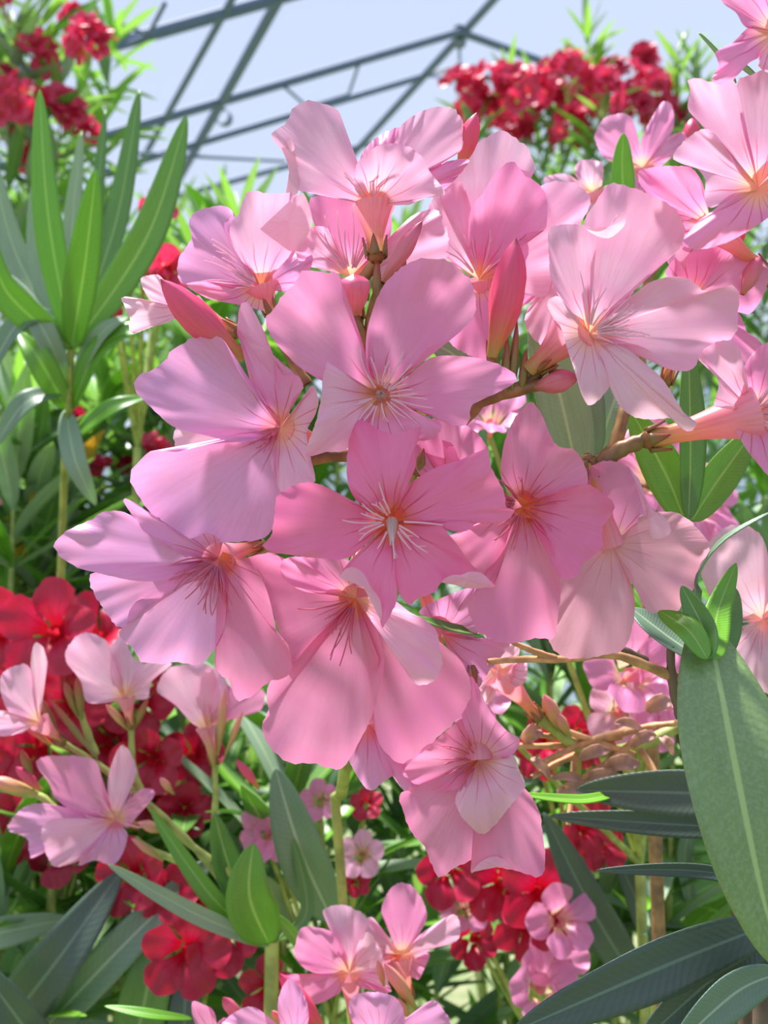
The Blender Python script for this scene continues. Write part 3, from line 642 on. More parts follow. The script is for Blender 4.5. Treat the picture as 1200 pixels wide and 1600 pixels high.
# the bare brown twig under the pale petals
tb = T('oleander_twig', 'thin bare brown twig lying across below the pale turned away flower', 'twig', 960, 1040, .29)
stem(tb, xs((762, 1034, .276), (820, 1030, .278), (880, 1030, .28), (950, 1022, .282), (1000, 1036, .284), (1062, 1062, .286)), .0009, .0018, 'paletwig', n=22)
stem(tb, xs((800, 1003, .275), (835, 1018, .277), (870, 1030, .28)), .0008, .0013, 'paletwig')
stem(tb, xs((925, 1022, .282), (960, 1012, .284), (1010, 1034, .286)), .0012, .0016, 'bark')
stem(tb, [Vector((tb.location.x+.03, tb.location.y+.05, 0)), Vector((tb.location.x+.02, tb.location.y+.05, .8)), at(1175, 1350, .32), at(1100, 1120, .295), at(1062, 1062, .286)], .005, .0026, 'bark', n=18)

# a tubular pale flower and the withered cluster behind the twig
wb = T('oleander_branch', 'oleander branch with withered brown flowers and one pale tubular bloom on bent stalk', 'flowering branch', 920, 1250, .40)
flower(wb, (778, 1048, .352), (842, 1122, .362), [
 ([(785,1040),(765,1010),(758,990),(790,1000),(812,1010),(805,1040)], dict(m='pale', dz=2)),
 ([(770,1050),(755,1040),(750,1070),(760,1100),(775,1085)], dict(m='pale', dz=2)),
 ([(790,1050),(820,1030),(822,1062),(805,1075)], dict(m='light', dz=-3)),
], 'pale', r1=.0085, r0=.002)
stem(wb, xs((842, 1122, .362), (868, 1142, .366), (915, 1172, .372), (990, 1168, .38), (1060, 1135, .385)), .0022, .0028, 'greenstem')
bud(wb, at(875, 1140, .365), at(850, 1085, .36), .0032, 'palebud')
bud(wb, at(890, 1150, .365), at(868, 1112, .36), .0022, 'palebud')
for i, (a, b) in enumerate((((960,1165),(820,1145)), ((970,1150),(800,1165)), ((985,1140),(850,1190)), ((990,1180),(840,1130)), ((1000,1150),(880,1230)), ((930,1170),(830,1215)), ((960,1150),(1060,1130)), ((900,1160),(888,1290)), ((1000,1170),(1045,1245)))):
    stem(wb, xs((*a, .375), ((a[0]+b[0])/2, (a[1]+b[1])/2+8*math.sin(i*2), .37), (*b, .362)), .0016, .0011, 'paletwig')
for i, (x, y, dx, dy) in enumerate(((860,1215,60,8), (905,1185,50,-12), (945,1200,55,-6), (830,1185,30,30), (985,1165,40,-16), (1010,1110,40,-14), (1030,1150,22,30), (870,1240,50,-6), (820,1160,26,-22), (960,1130,44,10), (915,1215,60,2))):
    leaf(wb, xs((x, y, .368), (x+dx*.5, y+dy*.5-6, .362), (x+dx, y+dy, .368)), .0018+.0007*(i % 3), ('dry', 'dry'), wav=.5, fold=.5, name='withered_petal', n=10)
leaf(wb, xs((985, 1232, .33), (910, 1250, .32), (802, 1240, .31)), .0022, ('fresh', 'leafback'), nrm=UP-FW*.6)
stem(wb, [at(1060, 1135, .385), at(1150, 1300, .40), Vector((wb.location.x+.04, wb.location.y, .6)), Vector((wb.location.x+.04, wb.location.y, 0))], .0028, .005, 'bark', n=16)

# dark leaves across the bottom right corner
db = T('oleander_shoot', 'dark grey green oleander leaves spread across the lower right corner', 'leafy shoot', 1215, 1500, .29)
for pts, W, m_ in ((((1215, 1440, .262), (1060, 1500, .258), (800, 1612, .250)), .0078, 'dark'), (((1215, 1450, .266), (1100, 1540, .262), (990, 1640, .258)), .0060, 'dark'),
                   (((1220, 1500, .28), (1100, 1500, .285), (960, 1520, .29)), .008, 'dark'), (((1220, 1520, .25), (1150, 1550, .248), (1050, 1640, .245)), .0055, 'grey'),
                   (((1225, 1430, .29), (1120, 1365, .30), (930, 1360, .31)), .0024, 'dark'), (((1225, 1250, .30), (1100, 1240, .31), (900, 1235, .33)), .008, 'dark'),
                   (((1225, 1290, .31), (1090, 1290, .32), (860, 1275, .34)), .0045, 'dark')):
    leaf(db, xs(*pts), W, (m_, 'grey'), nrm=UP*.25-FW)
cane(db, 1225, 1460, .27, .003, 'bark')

# left: the leafy upright shoot
ls = T('oleander_shoot', 'upright leafy oleander shoot with long bright green leaves at upper left', 'leafy shoot', 110, 640, .52)
for tip, W, m_, bx, by, dz in (((62, 140), .0085, 'fresh', -18, 0, -.02), ((218, 140), .0078, 'leaf', 28, 10, .03), ((292, 180), .0098, 'leaf', 45, 30, -.01), ((165, 172), .0052, 'leaf', 12, 0, .03), ((128, 205), .0062, 'leafback', -14, 0, .03),
                       ((150, 265), .0100, 'fresh', 4, 20, -.05), ((-20, 340), .0098, 'fresh', -60, 40, -.02), ((55, 275), .0085, 'leafback', -28, 20, .02), ((-15, 235), .0080, 'leafback', -40, 20, .03)):
    a = (112, 545, .53); b = (*tip, .53+dz*1.5); mid = ((a[0]+b[0])/2+bx*.6, (a[1]+b[1])/2+by*.3, .53+dz)
    leaf(ls, xs(a, mid, b), W, (m_, 'leafback'), nrm=-FW+RT*R.uniform(-.5, .5)+UP*.1)
for tip, W, m_, b0, md in (((15, 430), .0070, 'leafback', (106, 600), (70, 520)), ((200, 495), .0072, 'leafback', (112, 600), (160, 520)), ((255, 500), .0078, 'fresh', (112, 640), (160, 540)), ((30, 520), .0080, 'fresh', (105, 640), (60, 560)),
                           ((-20, 590), .0080, 'grey', (108, 500), (35, 500)), ((150, 790), .0070, 'leafback', (103, 640), (118, 720)), ((-10, 700), .0080, 'grey', (100, 610), (40, 630)), ((230, 620), .007, 'fresh', (110, 690), (170, 640))):
    leaf(ls, xs((*b0, .54), (*md, .52), (*tip, .53)), W, (m_, 'leaf' if m_ == 'leafback' else 'leafback'), nrm=-FW+UP*.6)
stem(ls, [Vector((ls.location.x, ls.location.y+.05, 0)), at(92, 1000, .58), at(105, 700, .54), at(112, 545, .53), at(114, 470, .53)], .006, .002, 'greenstem', n=20)

# lower left: pink flowers on yellow green stalks
lb = T('oleander_branch', 'oleander branch with small pink flowers and yellow green stalks at lower left', 'flowering branch', 420, 1500, .46)
z = .43
flower(lb, (180, 1280, z), (215, 1290, z+.03), [
 ([(165,1275),(115,1267),(88,1248),(77,1225),(57,1194),(69,1183),(107,1181),(146,1187),(157,1210),(161,1248)], dict(m='pink', dz=-3)),
 ([(178,1272),(168,1240),(172,1202),(188,1166),(203,1175),(213,1206),(203,1236),(192,1263)], dict(m='light', dz=2)),
 ([(188,1276),(203,1248),(222,1233),(240,1235),(238,1248),(215,1275),(199,1294)], dict(m='pink', dz=-5)),
 ([(184,1290),(199,1302),(192,1332),(176,1351),(149,1344),(123,1351),(145,1310)], dict(m='lilac', dz=-6, cup=-2)),
 ([(170,1288),(150,1330),(123,1345),(82,1351),(65,1294),(92,1279),(130,1282)], dict(m='light', dz=-9, cup=-2)),
 ([(110,1275),(77,1256),(38,1262),(13,1294),(42,1310),(50,1340),(75,1320)], dict(m='lilac', dz=5)),
], 'pink', (8, 35, 6), funnel=.006)
flower(lb, (196, 1088, z), (205, 1135, z+.004), [
 ([(188,1094),(138,1098),(126,1064),(102,1029),(115,999),(138,989),(169,1006),(172,1052)], dict(m='light', dz=-2, cup=3)),
 ([(192,1090),(172,1052),(172,1014),(192,995),(207,1026),(225,1040),(215,1075)], dict(m='light', dz=3)),
 ([(205,1092),(230,1091),(238,1064),(268,1037),(230,1036),(210,1050)], dict(m='light', dz=-3)),
], 'light', funnel=.003)
flower(lb, (322, 1136, z+.01), (336, 1195, z+.014), [
 ([(315,1138),(299,1129),(268,1095),(245,1079),(258,1050),(276,1041),(322,1037),(340,1064),(345,1102)], dict(m='light', dz=-3)),
 ([(332,1130),(350,1112),(341,1049),(368,1080),(410,1079),(406,1110),(364,1120)], dict(m='pink', dz=2)),
 ([(330,1138),(325,1100),(300,1060),(345,1045),(356,1100)], dict(m='light', dz=-1)),
], 'light', funnel=.003)
flower(lb, (62, 1128, z-.01), (98, 1160, z), [
 ([(50,1128),(20,1120),(2,1085),(2,1056),(23,1041),(46,1043),(57,1095)], dict(m='light', dz=-2)),
 ([(58,1122),(50,1080),(48,1035),(54,1006),(66,1010),(73,1030),(73,1045),(60,1095)], dict(m='pale', dz=-3)),
 ([(55,1135),(30,1120),(0,1110),(-20,1130),(0,1150),(35,1145)], dict(m='light', dz=-4)),
], 'light', funnel=.004)
J = (165, 1205)
for pts in (((98, 1160), (130, 1180), (168, 1205), (215, 1240)), ((205, 1135), (208, 1200), (222, 1240)), ((336, 1195), (337, 1240), (340, 1320), (395, 1430)), ((118, 1082), (128, 1120), (150, 1180)), ((215, 1240), (260, 1280), (300, 1320), (350, 1380), (400, 1440)),
            ((222, 1240), (250, 1280), (330, 1345)), ((210, 1310), (240, 1330), (280, 1345)), ((0, 1232), (35, 1240), (65, 1245), (95, 1275))):
    stem(lb, xs(*[(*p, z+.01) for p in pts]), .0014, .0020, 'greenstem')
for a, b, r, m_ in (((80,1165),(5,1098),.0024,'bud'), ((98,1168),(58,1080),.0018,'greenbud'), ((122,1120),(100,1065),.0020,'greenbud'), ((128,1125),(120,1058),.0022,'greenbud'), ((152,1185),(75,1090),.0016,'greenbud'), ((65,1235),(24,1198),.0026,'bud'), ((52,1225),(33,1170),.0020,'greenbud'),
                    ((200,1140),(165,1100),.0018,'palebud'), ((208,1140),(232,1090),.0018,'greenbud'), ((340,1180),(352,1075),.0022,'palebud'), ((352,1180),(380,1110),.0016,'palebud'), ((60,1240),(-20,1215),.0030,'palebud'), ((405,1232),(368,1186),.0022,'bud'), ((262,1300),(215,1285),.0026,'palebud'),
                    ((270,1240),(250,1215),.0018,'palebud'), ((255,1345),(205,1310),.0016,'palebud'), ((335,1200),(322,1140),.0020,'palebud')):
    bud(lb, at(*a, z+.006), at(*b, z), r, m_)
for pts, W, m_ in ((((420, 1475, z), (390, 1400, z-.01), (396, 1318, z-.01)), .0115, 'fresh'), (((420, 1478, z), (300, 1425, z-.01), (168, 1350, z-.02)), .0042, 'leafback'), (((425, 1470, z+.01), (365, 1370, z+.01), (335, 1270, z)), .0080, 'leaf'),
                   (((415, 1475, z+.01), (330, 1400, z), (235, 1265, z)), .0046, 'fresh'), (((435, 1470, z), (480, 1420, z+.02), (455, 1300, z+.03)), .0035, 'leaf'), (((520, 1440, z+.04), (470, 1330, z+.03), (430, 1200, z+.03)), .0125, 'grey'), (((480, 1490, z), (440, 1440, z), (420, 1430, z)), .003, 'fresh')):
    leaf(lb, xs(*pts), W, (m_, 'leafback'), nrm=-FW+UP*.4)
cane(lb, 425, 1470, z+.004, .0035, 'greenstem')

# bottom centre: pink flowers on a low branch
bb = T('oleander_branch', 'oleander branch with a low cluster of pink flowers at the bottom centre', 'flowering branch', 600, 1600, .42)
z = .375
flower(bb, (545, 1520, z), (560, 1640, z+.02), [
 ([(535,1515),(517,1521),(483,1517),(460,1492),(467,1458),(483,1448),(521,1458),(542,1492)], dict(m='pink', dz=-3)),
 ([(545,1510),(525,1467),(504,1425),(520,1416),(542,1415),(575,1437),(567,1467),(555,1500)], dict(m='light', dz=3)),
 ([(555,1515),(558,1480),(575,1456),(596,1492),(606,1540),(580,1532)], dict(m='pale', dz=-5)),
 ([(540,1528),(512,1526),(458,1522),(440,1530),(454,1554),(492,1569),(530,1552)], dict(m='pink', dz=-4)),
 ([(550,1535),(570,1545),(610,1550),(600,1530),(575,1515)], dict(m='pink', dz=-2)),
], 'pink', funnel=.005)
flower(bb, (628, 1492, z+.01), (640, 1560, z+.015), [
 ([(620,1482),(604,1446),(596,1421),(608,1392),(629,1379),(654,1396),(667,1433),(650,1467),(635,1482)], dict(m='pink', dz=-2, cup=2)),
 ([(640,1488),(650,1467),(671,1450),(708,1429),(719,1450),(712,1471),(675,1483),(655,1500)], dict(m='light', dz=-2)),
 ([(636,1498),(670,1490),(662,1515),(654,1530),(640,1525)], dict(m='pink', dz=2)),
 ([(615,1490),(600,1462),(584,1435),(572,1440),(580,1480),(600,1500)], dict(m='light', dz=3)),
 ([(625,1500),(600,1490),(590,1520),(610,1530)], dict(m='rose', dz=2)),
], 'pink', funnel=.004)
flower(bb, (590, 1625, z-.03), (600, 1700, z-.02), [
 ([(580,1620),(552,1600),(548,1560),(587,1550),(621,1562),(632,1600),(605,1620)], dict(m='lilac', dz=-2)),
 ([(600,1622),(635,1595),(675,1563),(700,1590),(705,1630),(650,1650)], dict(m='lilac', dz=-2)),
 ([(585,1640),(530,1630),(520,1680),(570,1690)], dict(m='lilac', dz=-2)),
], 'lilac')
flower(bb, (462, 1625, z-.03), (480, 1690, z-.02), [
 ([(450,1620),(437,1600),(434,1570),(440,1545),(452,1530),(470,1545),(482,1580),(480,1612)], dict(m='lilac', dz=-2)),
 ([(445,1630),(418,1600),(412,1583),(390,1573),(362,1585),(345,1612),(390,1640)], dict(m='lilac', dz=-2)),
 ([(480,1625),(510,1610),(530,1640),(490,1660)], dict(m='lilac', dz=-2)),
], 'lilac')
flower(bb, (335, 1630, z-.02), (350, 1690, z), [
 ([(325,1620),(305,1600),(300,1567),(320,1570),(335,1582),(340,1610)], dict(m='pink', dz=-2)),
 ([(345,1625),(370,1600),(352,1590),(338,1600)], dict(m='pink', dz=-1)),
], 'pink')
for a, b, r, m_ in (((512,1620),(435,1520),.0036,'bud'), ((650,1575),(600,1505),.0026,'palebud'), ((380,1600),(348,1558),.0025,'rosebud'), ((440,1600),(425,1580),.0016,'palebud'), ((640,1590),(618,1560),.0018,'palebud'), ((600,1540),(590,1500),.0015,'palebud')):
    bud(bb, at(*a, z-.01), at(*b, z-.02), r, m_)
for pts in (((640,1560),(645,1620),(620,1720)), ((560,1640),(590,1690),(620,1720)), ((600,1560),(640,1610),(640,1650)), ((480,1690),(560,1760)), ((350,1690),(450,1760),(600,1820)), ((620,1720),(600,1820)), ((480,1690),(500,1760),(600,1820))):
    stem(bb, xs(*[(*p, z+.015) for p in pts]), .0016, .0024, 'greenstem')
cane(bb, 600, 1820, z+.015, .003)
leaf(bb, xs((300, 1592, z), (240, 1586, z-.01), (163, 1572, z-.01)), .0024, ('fresh', 'leafback'), nrm=UP-FW*.4)

# a small pink flower far behind at the top, with a red bud and a pointed leaf
tb2 = T('oleander_branch', 'oleander branch with small pink flowers and pointed green leaf before red blossom tree', 'flowering branch', 990, 560, .44)
z = .42
flower(tb2, (1004, 262, z), (1015, 330, z+.01), [
 ([(992,255),(950,250),(930,218),(940,190),(962,178),(985,182),(997,215)], dict(m='pink', dz=-2)),
 ([(1002,250),(1002,220),(1015,190),(1035,160),(1050,165),(1052,200),(1030,235)], dict(m='pink', dz=2)),
 ([(1012,258),(1040,218),(1072,205),(1076,215),(1055,240),(1030,262)], dict(m='pink', dz=-3)),
 ([(995,268),(960,262),(975,290),(1010,300),(1020,275)], dict(m='pink', dz=-3)),
], 'pink')
flower(tb2, (925, 300, z), (945, 370, z+.01), [
 ([(915,298),(898,270),(905,252),(925,250),(942,258),(940,290)], dict(m='light', dz=0)),
 ([(918,305),(880,290),(850,285),(856,275),(885,272),(905,285)], dict(m='light', dz=1)),
 ([(930,305),(950,290),(962,310),(940,330),(905,325)], dict(m='pale', dz=-1)),
], 'light')
bud(tb2, at(1078, 240, z), at(1082, 184, z), .0038)
leaf(tb2, xs((978, 340, .37), (972, 270, .365), (974, 208, .36)), .0048, ('fresh', 'leaf'), nrm=-FW)
stem(tb2, xs((1015, 330, z+.01), (1010, 450, z+.02), (1000, 620, z+.03)), .0018, .0024); stem(tb2, xs((945, 370, z+.01), (980, 500, z+.02), (1000, 620, z+.03)), .0016, .002)
stem(tb2, xs((1078, 240, z), (1060, 340, z+.01), (1010, 450, z+.02)), .0014)
stem(tb2, xs((978, 340, .37), (985, 500, .40), (1000, 620, z+.03)), .0014)
cane(tb2, 1000, 620, z+.03, .0028, 'stem')

# ------------------------------------------------------------------ generic leaves and flowers, copied many times
def leafproto(mt, mb, bend, wid):
    m = MB(); n = 9
    C = [Vector((0, i/(n-1), -bend*(i/(n-1))**2)) for i in range(n)]
    leafmesh(m, C, wid, .25, 0, Vector((0, 0, 1)), 0, .06)
    k = len(m.v); top = list(m.v); fs = list(m.f)
    m.v += [(x, y, z_-.004) for x, y, z_ in top]; m.u += list(m.u); m.f += [tuple(reversed([i+k for i in f])) for f in fs]; m.mi += [1]*len(fs)
    o = m.build('leaf', [M[mt], M[mb]]); me = o.data; bpy.data.objects.remove(o); return me
LP = [leafproto(a, c, b, w_) for a, c, b, w_ in (('leaf', 'leafback', .10, .075), ('fresh', 'leafback', .25, .082), ('leafback', 'leaf', .05, .080), ('leaf', 'leafback', .40, .072), ('fresh', 'leafback', -.05, .068), ('leafback', 'fresh', .3, .084), ('fresh', 'leafback', .12, .085))]
YP = leafproto('yellow', 'yellow', .2, .12)
def flowerproto(mt, separate=True):
    """one petal mesh and one tube mesh, both of unit size (a flower 2 across), facing +Z"""
    m = MB(); P = []; U = []; rr = random.Random(5)
    for j in range(7):
        r = j/6; row = []; ur = []
        for i in range(11):
            s = i/5-1; e = min(1, r/.62); w_ = .10+.34*e*e*(3-2*e)
            y = .14+.86*r*(1-.30*s*s*r-.06*(s+.2)); x = s*w_*(1-.06*r)+.10*r
            z_ = -.40*math.exp(-(r/.22)**2)+.16*r+.10*s*r+.05*math.sin(s*6+r*4)*r
            row.append((x, y, z_)); ur.append((.1+2.2*r, s*.6))
        P.append(row); U.append(ur)
    m.grid(P, U); o = m.build('petal', M[mt]); pm = o.data; bpy.data.objects.remove(o)
    t = MB(); t.tube([(0, 0, -1.05), (0, 0, -.8), (0, 0, -.5), (0, 0, -.25)], [.05, .06, .09, .16], 8)
    o = t.build('flower', M['redtube' if mt in ('red', 'scarlet') else 'tube']); tm = o.data; bpy.data.objects.remove(o)
    a = MB()                                     # the whole flower in one mesh, for far away ones
    for q in range(5):
        g = q*2*PI/5; c, s = math.cos(g), math.sin(g)
        a.grid([[(x*c-y*s, x*s+y*c, z_) for x, y, z_ in row[::2]] for row in P[::2]], [ur[::2] for ur in U[::2]])
    o = a.build('flower', M[mt]); am = o.data; bpy.data.objects.remove(o)
    return pm, tm, am
FP = {k: flowerproto(k) for k in ('red', 'scarlet', 'pink', 'light')}
def place(name, me, parent, pos, y, z, size, isroot=True):
    y = y.normalized(); x = y.cross(z).normalized(); z = x.cross(y)
    mt = Matrix((x, y, z)).transposed().to_4x4()
    o = bpy.data.objects.new(name, me); COL.objects.link(o); o.parent = parent
    o.matrix_local = Matrix.Translation(Vector(pos)-wloc(parent)) @ mt @ Matrix.Scale(size, 4); return o
def gflower(parent, pos, face, size, mt='red', detail=True, rnd=R):
    """flower at pos (throat) facing `face`, size = radius in metres"""
    face = Vector(face).normalized(); a = face.orthogonal().normalized(); a = Quaternion(face, rnd.uniform(0, 6.28)) @ a
    pm, tm, am = FP[mt]
    if not detail: return place('flower', am, parent, pos, a, face, size)
    f = place('flower', tm, parent, pos, a, face, size)
    for q in range(5):
        p = bpy.data.objects.new('petal', pm); COL.objects.link(p); p.parent = f
        e = Matrix.Rotation(q*2*PI/5, 4, 'Z') @ Matrix.Rotation(rnd.uniform(-.3, .25), 4, 'X') @ Matrix.Scale(rnd.uniform(.9, 1.08), 4); p.matrix_local = e
    return f
def inframe(p):
    v = Vector(p)-CAM; d = v.dot(FW)
    if d < .05: return 0
    x = 600+v.dot(RT)/d*F; y = 800-v.dot(UP)/d*F
    return (1/d) if -60 < x < 1260 and -60 < y < 1660 else 0
def bush(name, label, cat, canes, L=.12, depth=.4, gap=.024, rnd=None, yellow=0, group=None, per=3, bias=None):
    """canes: (px, py, z) of each cane's top. Leaves stand in whorls of three down each cane; the 100 largest in view are parts"""
    rnd = rnd or random.Random(len(label)*13+7)
    cx = sum(at(*c).x for c in canes)/len(canes); cy = sum(at(*c).y for c in canes)/len(canes)
    b = thing(name, label, cat, (cx, cy, 0), group); lv = []
    for c in canes:
        top = at(*c); foot = Vector((cx+(top.x-cx)*.35, cy+(top.y-cy)*.35+.02, 0))
        pts = [foot, foot.lerp(top, .5)+Vector((rnd.uniform(-.03, .03), rnd.uniform(-.03, .03), 0)), top]
        stem(b, pts, .006, .0015, 'greenstem', n=10)
        C = spline([tuple(p) for p in pts], 60); Ltot = (top-foot).length; k = 0; d = 0.0
        while d < min(depth, Ltot*.85):
            i = 59-int(59*d/Ltot); p = Vector(C[i]); ax = (Vector(C[min(i+1, 59)])-Vector(C[i-1])).normalized()
            a0 = rnd.uniform(0, 6.28)
            for q in range(per):
                g = a0+q*2*PI/per+rnd.uniform(-.4, .4); o = ax.orthogonal().normalized(); o = Quaternion(ax, g) @ o
                op = rnd.uniform(.25, .6) if d < .06 else rnd.uniform(.5, 1.45)
                y = (ax*math.cos(op)+o*math.sin(op)).normalized()
                lv.append((p, y, (ax*math.sin(op)-o*math.cos(op))*1.0, L*rnd.uniform(.7, 1.1)*(1 if d > .03 else .75), rnd.randrange(len(LP))))
            d += gap*rnd.uniform(.8, 1.25); k += 1
    lv.sort(key=lambda l: -inframe(l[0]+l[1]*L*.5)*l[3])
    for i, (p, y, u, s, kx) in enumerate(lv[:100]):
        place('leaf', YP if rnd.random() < yellow else LP[kx], b, p, y, u, s)
    if len(lv) > 100:
        m = MB()
        for p, y, u, s, kx in lv[100:]:
            y = y.normalized(); x = y.cross(u).normalized(); zz = x.cross(y); P = []; U = []
            for i in range(6):
                t = i/5; wd = s*.075*max(.04, math.sin(PI*t**.85)**.75 if t < 1 else 0); c = p+y*s*t-zz*s*.15*t*t
                P.append([c-x*wd+zz*wd*.25, c, c+x*wd+zz*wd*.25]); U.append([(t, -1), (t, 0), (t, 1)])
            m.grid(P, U, kx % 3)
        o = m.build('foliage', [M['leaf'], M['fresh'], M['grey']], b, lv[100][0]); o['kind'] = 'stuff'
    return b
def spread(n, x0, x1, y0, y1, z0, z1, seed):
    q = random.Random(seed)
    return [(x0+(x1-x0)*(i+.5)/n+q.uniform(-.4, .4)*(x1-x0)/n, q.uniform(y0, y1), q.uniform(z0, z1)) for i in range(n)]
def heads(b, spots, size, mt, n, seed, detail=True, fz=None):
    """a rounded flower head at each spot (px, py, z, head radius in m)"""
    q = random.Random(seed)
    for px, py, z_, rad in spots:
        c = at(px, py, z_)
        for i in range(n):
            v = Vector((q.gauss(0, 1), q.gauss(0, 1)-.9, q.gauss(0, 1)*.8+.35)).normalized()
            gflower(b, c+v*rad*q.uniform(.7, 1.05), v+Vector((0, -.35, .1)), size*q.uniform(.85, 1.15), mt if q.random() < .75 else {'red': 'scarlet', 'scarlet': 'red'}.get(mt, mt), detail, q)
            if i % 2 == 0: stem(b, [c-Vector((0, 0, rad*.9)), c+v*rad*.55], .0012, .001, 'greenstem', n=5)

# red flowers in the lower left
rl = T('oleander_branch', 'oleander branch with crimson flowers behind the small pink ones at left edge', 'flowering branch', 70, 1100, .56)
q = random.Random(4)
for px, py, zz, s, f in ((78, 985, .50, .0285, (0, -1, .15)), (0, 985, .52, .026, (.2, -1, .1)), (150, 985, .55, .026, (0, -.9, .7)), (20, 1065, .54, .026, (-.2, -1, .1)), (110, 1100, .56, .027, (0, -1, 0)), (215, 1100, .58, .027, (.1, -1, .1)),
                         (235, 1190, .56, .024, (0, -1, -.1)), (60, 1170, .56, .026, (.1, -1, 0)), (25, 1290, .56, .026, (0, -1, .1)), (90, 1330, .56, .024, (-.1, -1, 0)), (170, 1160, .58, .024, (0, -1, .1)), (300, 1180, .58, .022, (0, -1, .1)), (290, 1270, .56, .018, (.2, -1, .1)), (-5, 1190, .55, .022, (0, -1, 0)), (130, 1240, .6, .024, (0, -1, .1)), (240, 1250, .6, .022, (0, -1, 0))):
    gflower(rl, at(px, py, zz), f, s, 'red', True, q)
    stem(rl, [at(px, py, zz)-Vector(f).normalized()*s*.8, at(px*.5+50, py+150, .62), at(100, 1400, .63)], .0012, .002, 'greenstem', n=8)
cane(rl, 100, 1400, .63)
rl = T('oleander_branch', 'oleander branch with dark red flowers hanging below the pink ones, lower left', 'flowering branch', 300, 1500, .52)
for px, py, zz, s, f in ((290, 1490, .46, .0225, (0, -1, .05)), (345, 1465, .47, .021, (.2, -1, .1)), (205, 1370, .50, .022, (-.1, -1, .1)), (265, 1395, .50, .018, (.2, -1, .3)), (418, 1545, .50, .018, (0, -1, 0)), (312, 1410, .50, .014, (0, -1, .2))):
    gflower(rl, at(px, py, zz), f, s, 'red', True, q)
    stem(rl, [at(px, py, zz)-Vector(f).normalized()*s*.8, at(300, 1650, .55)], .0012, .002, 'greenstem', n=6)
cane(rl, 300, 1650, .55)
rl = T('oleander_branch', 'oleander branch with dark red flowers below the lowest flower of the big cluster', 'flowering branch', 850, 1450, .52)
for px, py, zz, s, f in ((700, 1360, .50, .020, (0, -1, .1)), (790, 1380, .50, .024, (0, -1, .2)), (850, 1400, .48, .027, (.1, -1, .1)), (825, 1450, .50, .022, (0, -1, 0)), (740, 1470, .52, .015, (0, -1, .1)), (918, 1290, .50, .018, (.4, -1, .1)), (935, 1320, .52, .016, (0, -1, .1))):
    gflower(rl, at(px, py, zz), f, s, 'red', True, q)
    stem(rl, [at(px, py, zz)-Vector(f).normalized()*s*.8, at(850, 1650, .55)], .0012, .002, 'greenstem', n=6)
for px, py, zz, s in ((880, 1440, .47, .020), (850, 1545, .47, .022), (870, 1495, .48, .018)):
    gflower(rl, at(px, py, zz), (.2, -1, .3), s, 'pink', True, q)
cane(rl, 850, 1650, .55, .003, 'bark')
rl = T('oleander_branch', 'oleander branch with red flowers behind withered brown ones at right', 'flowering branch', 900, 1150, .52)
for px, py, zz, s in ((860, 1155, .5, .018), (905, 1140, .5, .014), (925, 1165, .52, .014), (840, 1180, .53, .016)):
    gflower(rl, at(px, py, zz), (.1, -1, .2), s, 'red', True, q); stem(rl, [at(px, py, zz), at(900, 1400, .56)], .0012, .002, 'greenstem', n=5)
cane(rl, 900, 1400, .56)
rl = T('oleander_branch', 'oleander branch with blurred pink flowers seen right behind the big cluster', 'flowering branch', 1010, 1080, .46)
for px, py, zz, s, f in ((990, 1050, .42, .024, (0, -1, .3)), (1040, 1085, .43, .022, (.1, -1, .1)), (1020, 740, .42, .026, (-.4, -1, .2)), (1100, 790, .44, .022, (.5, -1, .2)), (970, 1110, .44, .018, (-.1, -1, .2)), (1010, 1120, .45, .018, (0, -1, .2)), (955, 660, .42, .020, (0, -1, .3)), (770, 650, .42, .018, (0, -1, .6)), (1080, 850, .46, .02, (0, -1, .2)), (740, 1090, .40, .016, (0, -1, .2))):
    gflower(rl, at(px, py, zz), f, s, 'pink' if px != 970 else 'light', True, q); stem(rl, [at(px, py, zz)-Vector(f).normalized()*s*.8, at(1000, 1350, .50)], .0012, .002, 'greenstem', n=7)
cane(rl, 1000, 1350, .50)
rl = T('oleander_branch', 'oleander branch with scarlet flowers just left of the big cluster, upper left', 'flowering branch', 190, 480, .66)
for px, py, zz, s, f in ((178, 440, .62, .022, (-.4, -1, -.2)), (195, 410, .62, .019, (-.9, -.5, .5)), (160, 462, .61, .019, (0, -1, -.5)), (232, 412, .62, .017, (.6, -1, .5)), (262, 420, .62, .018, (.3, -1, -.3)), (250, 322, .8, .018, (0, -1, 0)), (170, 440, .60, .02, (0, -1, .1))):
    gflower(rl, at(px, py, zz), f, s, 'scarlet', True, q); stem(rl, [at(px, py, zz)-Vector(f).normalized()*s*.8, at(215, 700, .70)], .0012, .002, 'greenstem', n=6)
for a, b in (((214, 430), (208, 365)), ((240, 440), (285, 390)), ((105, 540), (98, 505)), ((178, 480), (150, 478))): bud(rl, at(*a, .64), at(*b, .62), .003, 'palebud')
cane(rl, 215, 700, .70)
rl = T('oleander_branch', 'oleander branch with single dark pink blossoms low behind the stem at bottom centre', 'flowering branch', 500, 1400, .55)
for px, py, zz, s, mt in ((410, 1300, .50, .016, 'pink'), (430, 1310, .5, .014, 'pink'), (565, 1335, .5, .014, 'light'), (572, 1255, .52, .010, 'red'), (558, 1378, .5, .009, 'red'), (725, 1420, .5, .014, 'pink'), (500, 1250, .52, .012, 'pink')):
    gflower(rl, at(px, py, zz), (q.uniform(-.5, .5), -1, .3), s, mt, True, q); stem(rl, [at(px, py, zz), at(520, 1600, .58)], .0012, .002, 'greenstem', n=5)
cane(rl, 520, 1600, .58)

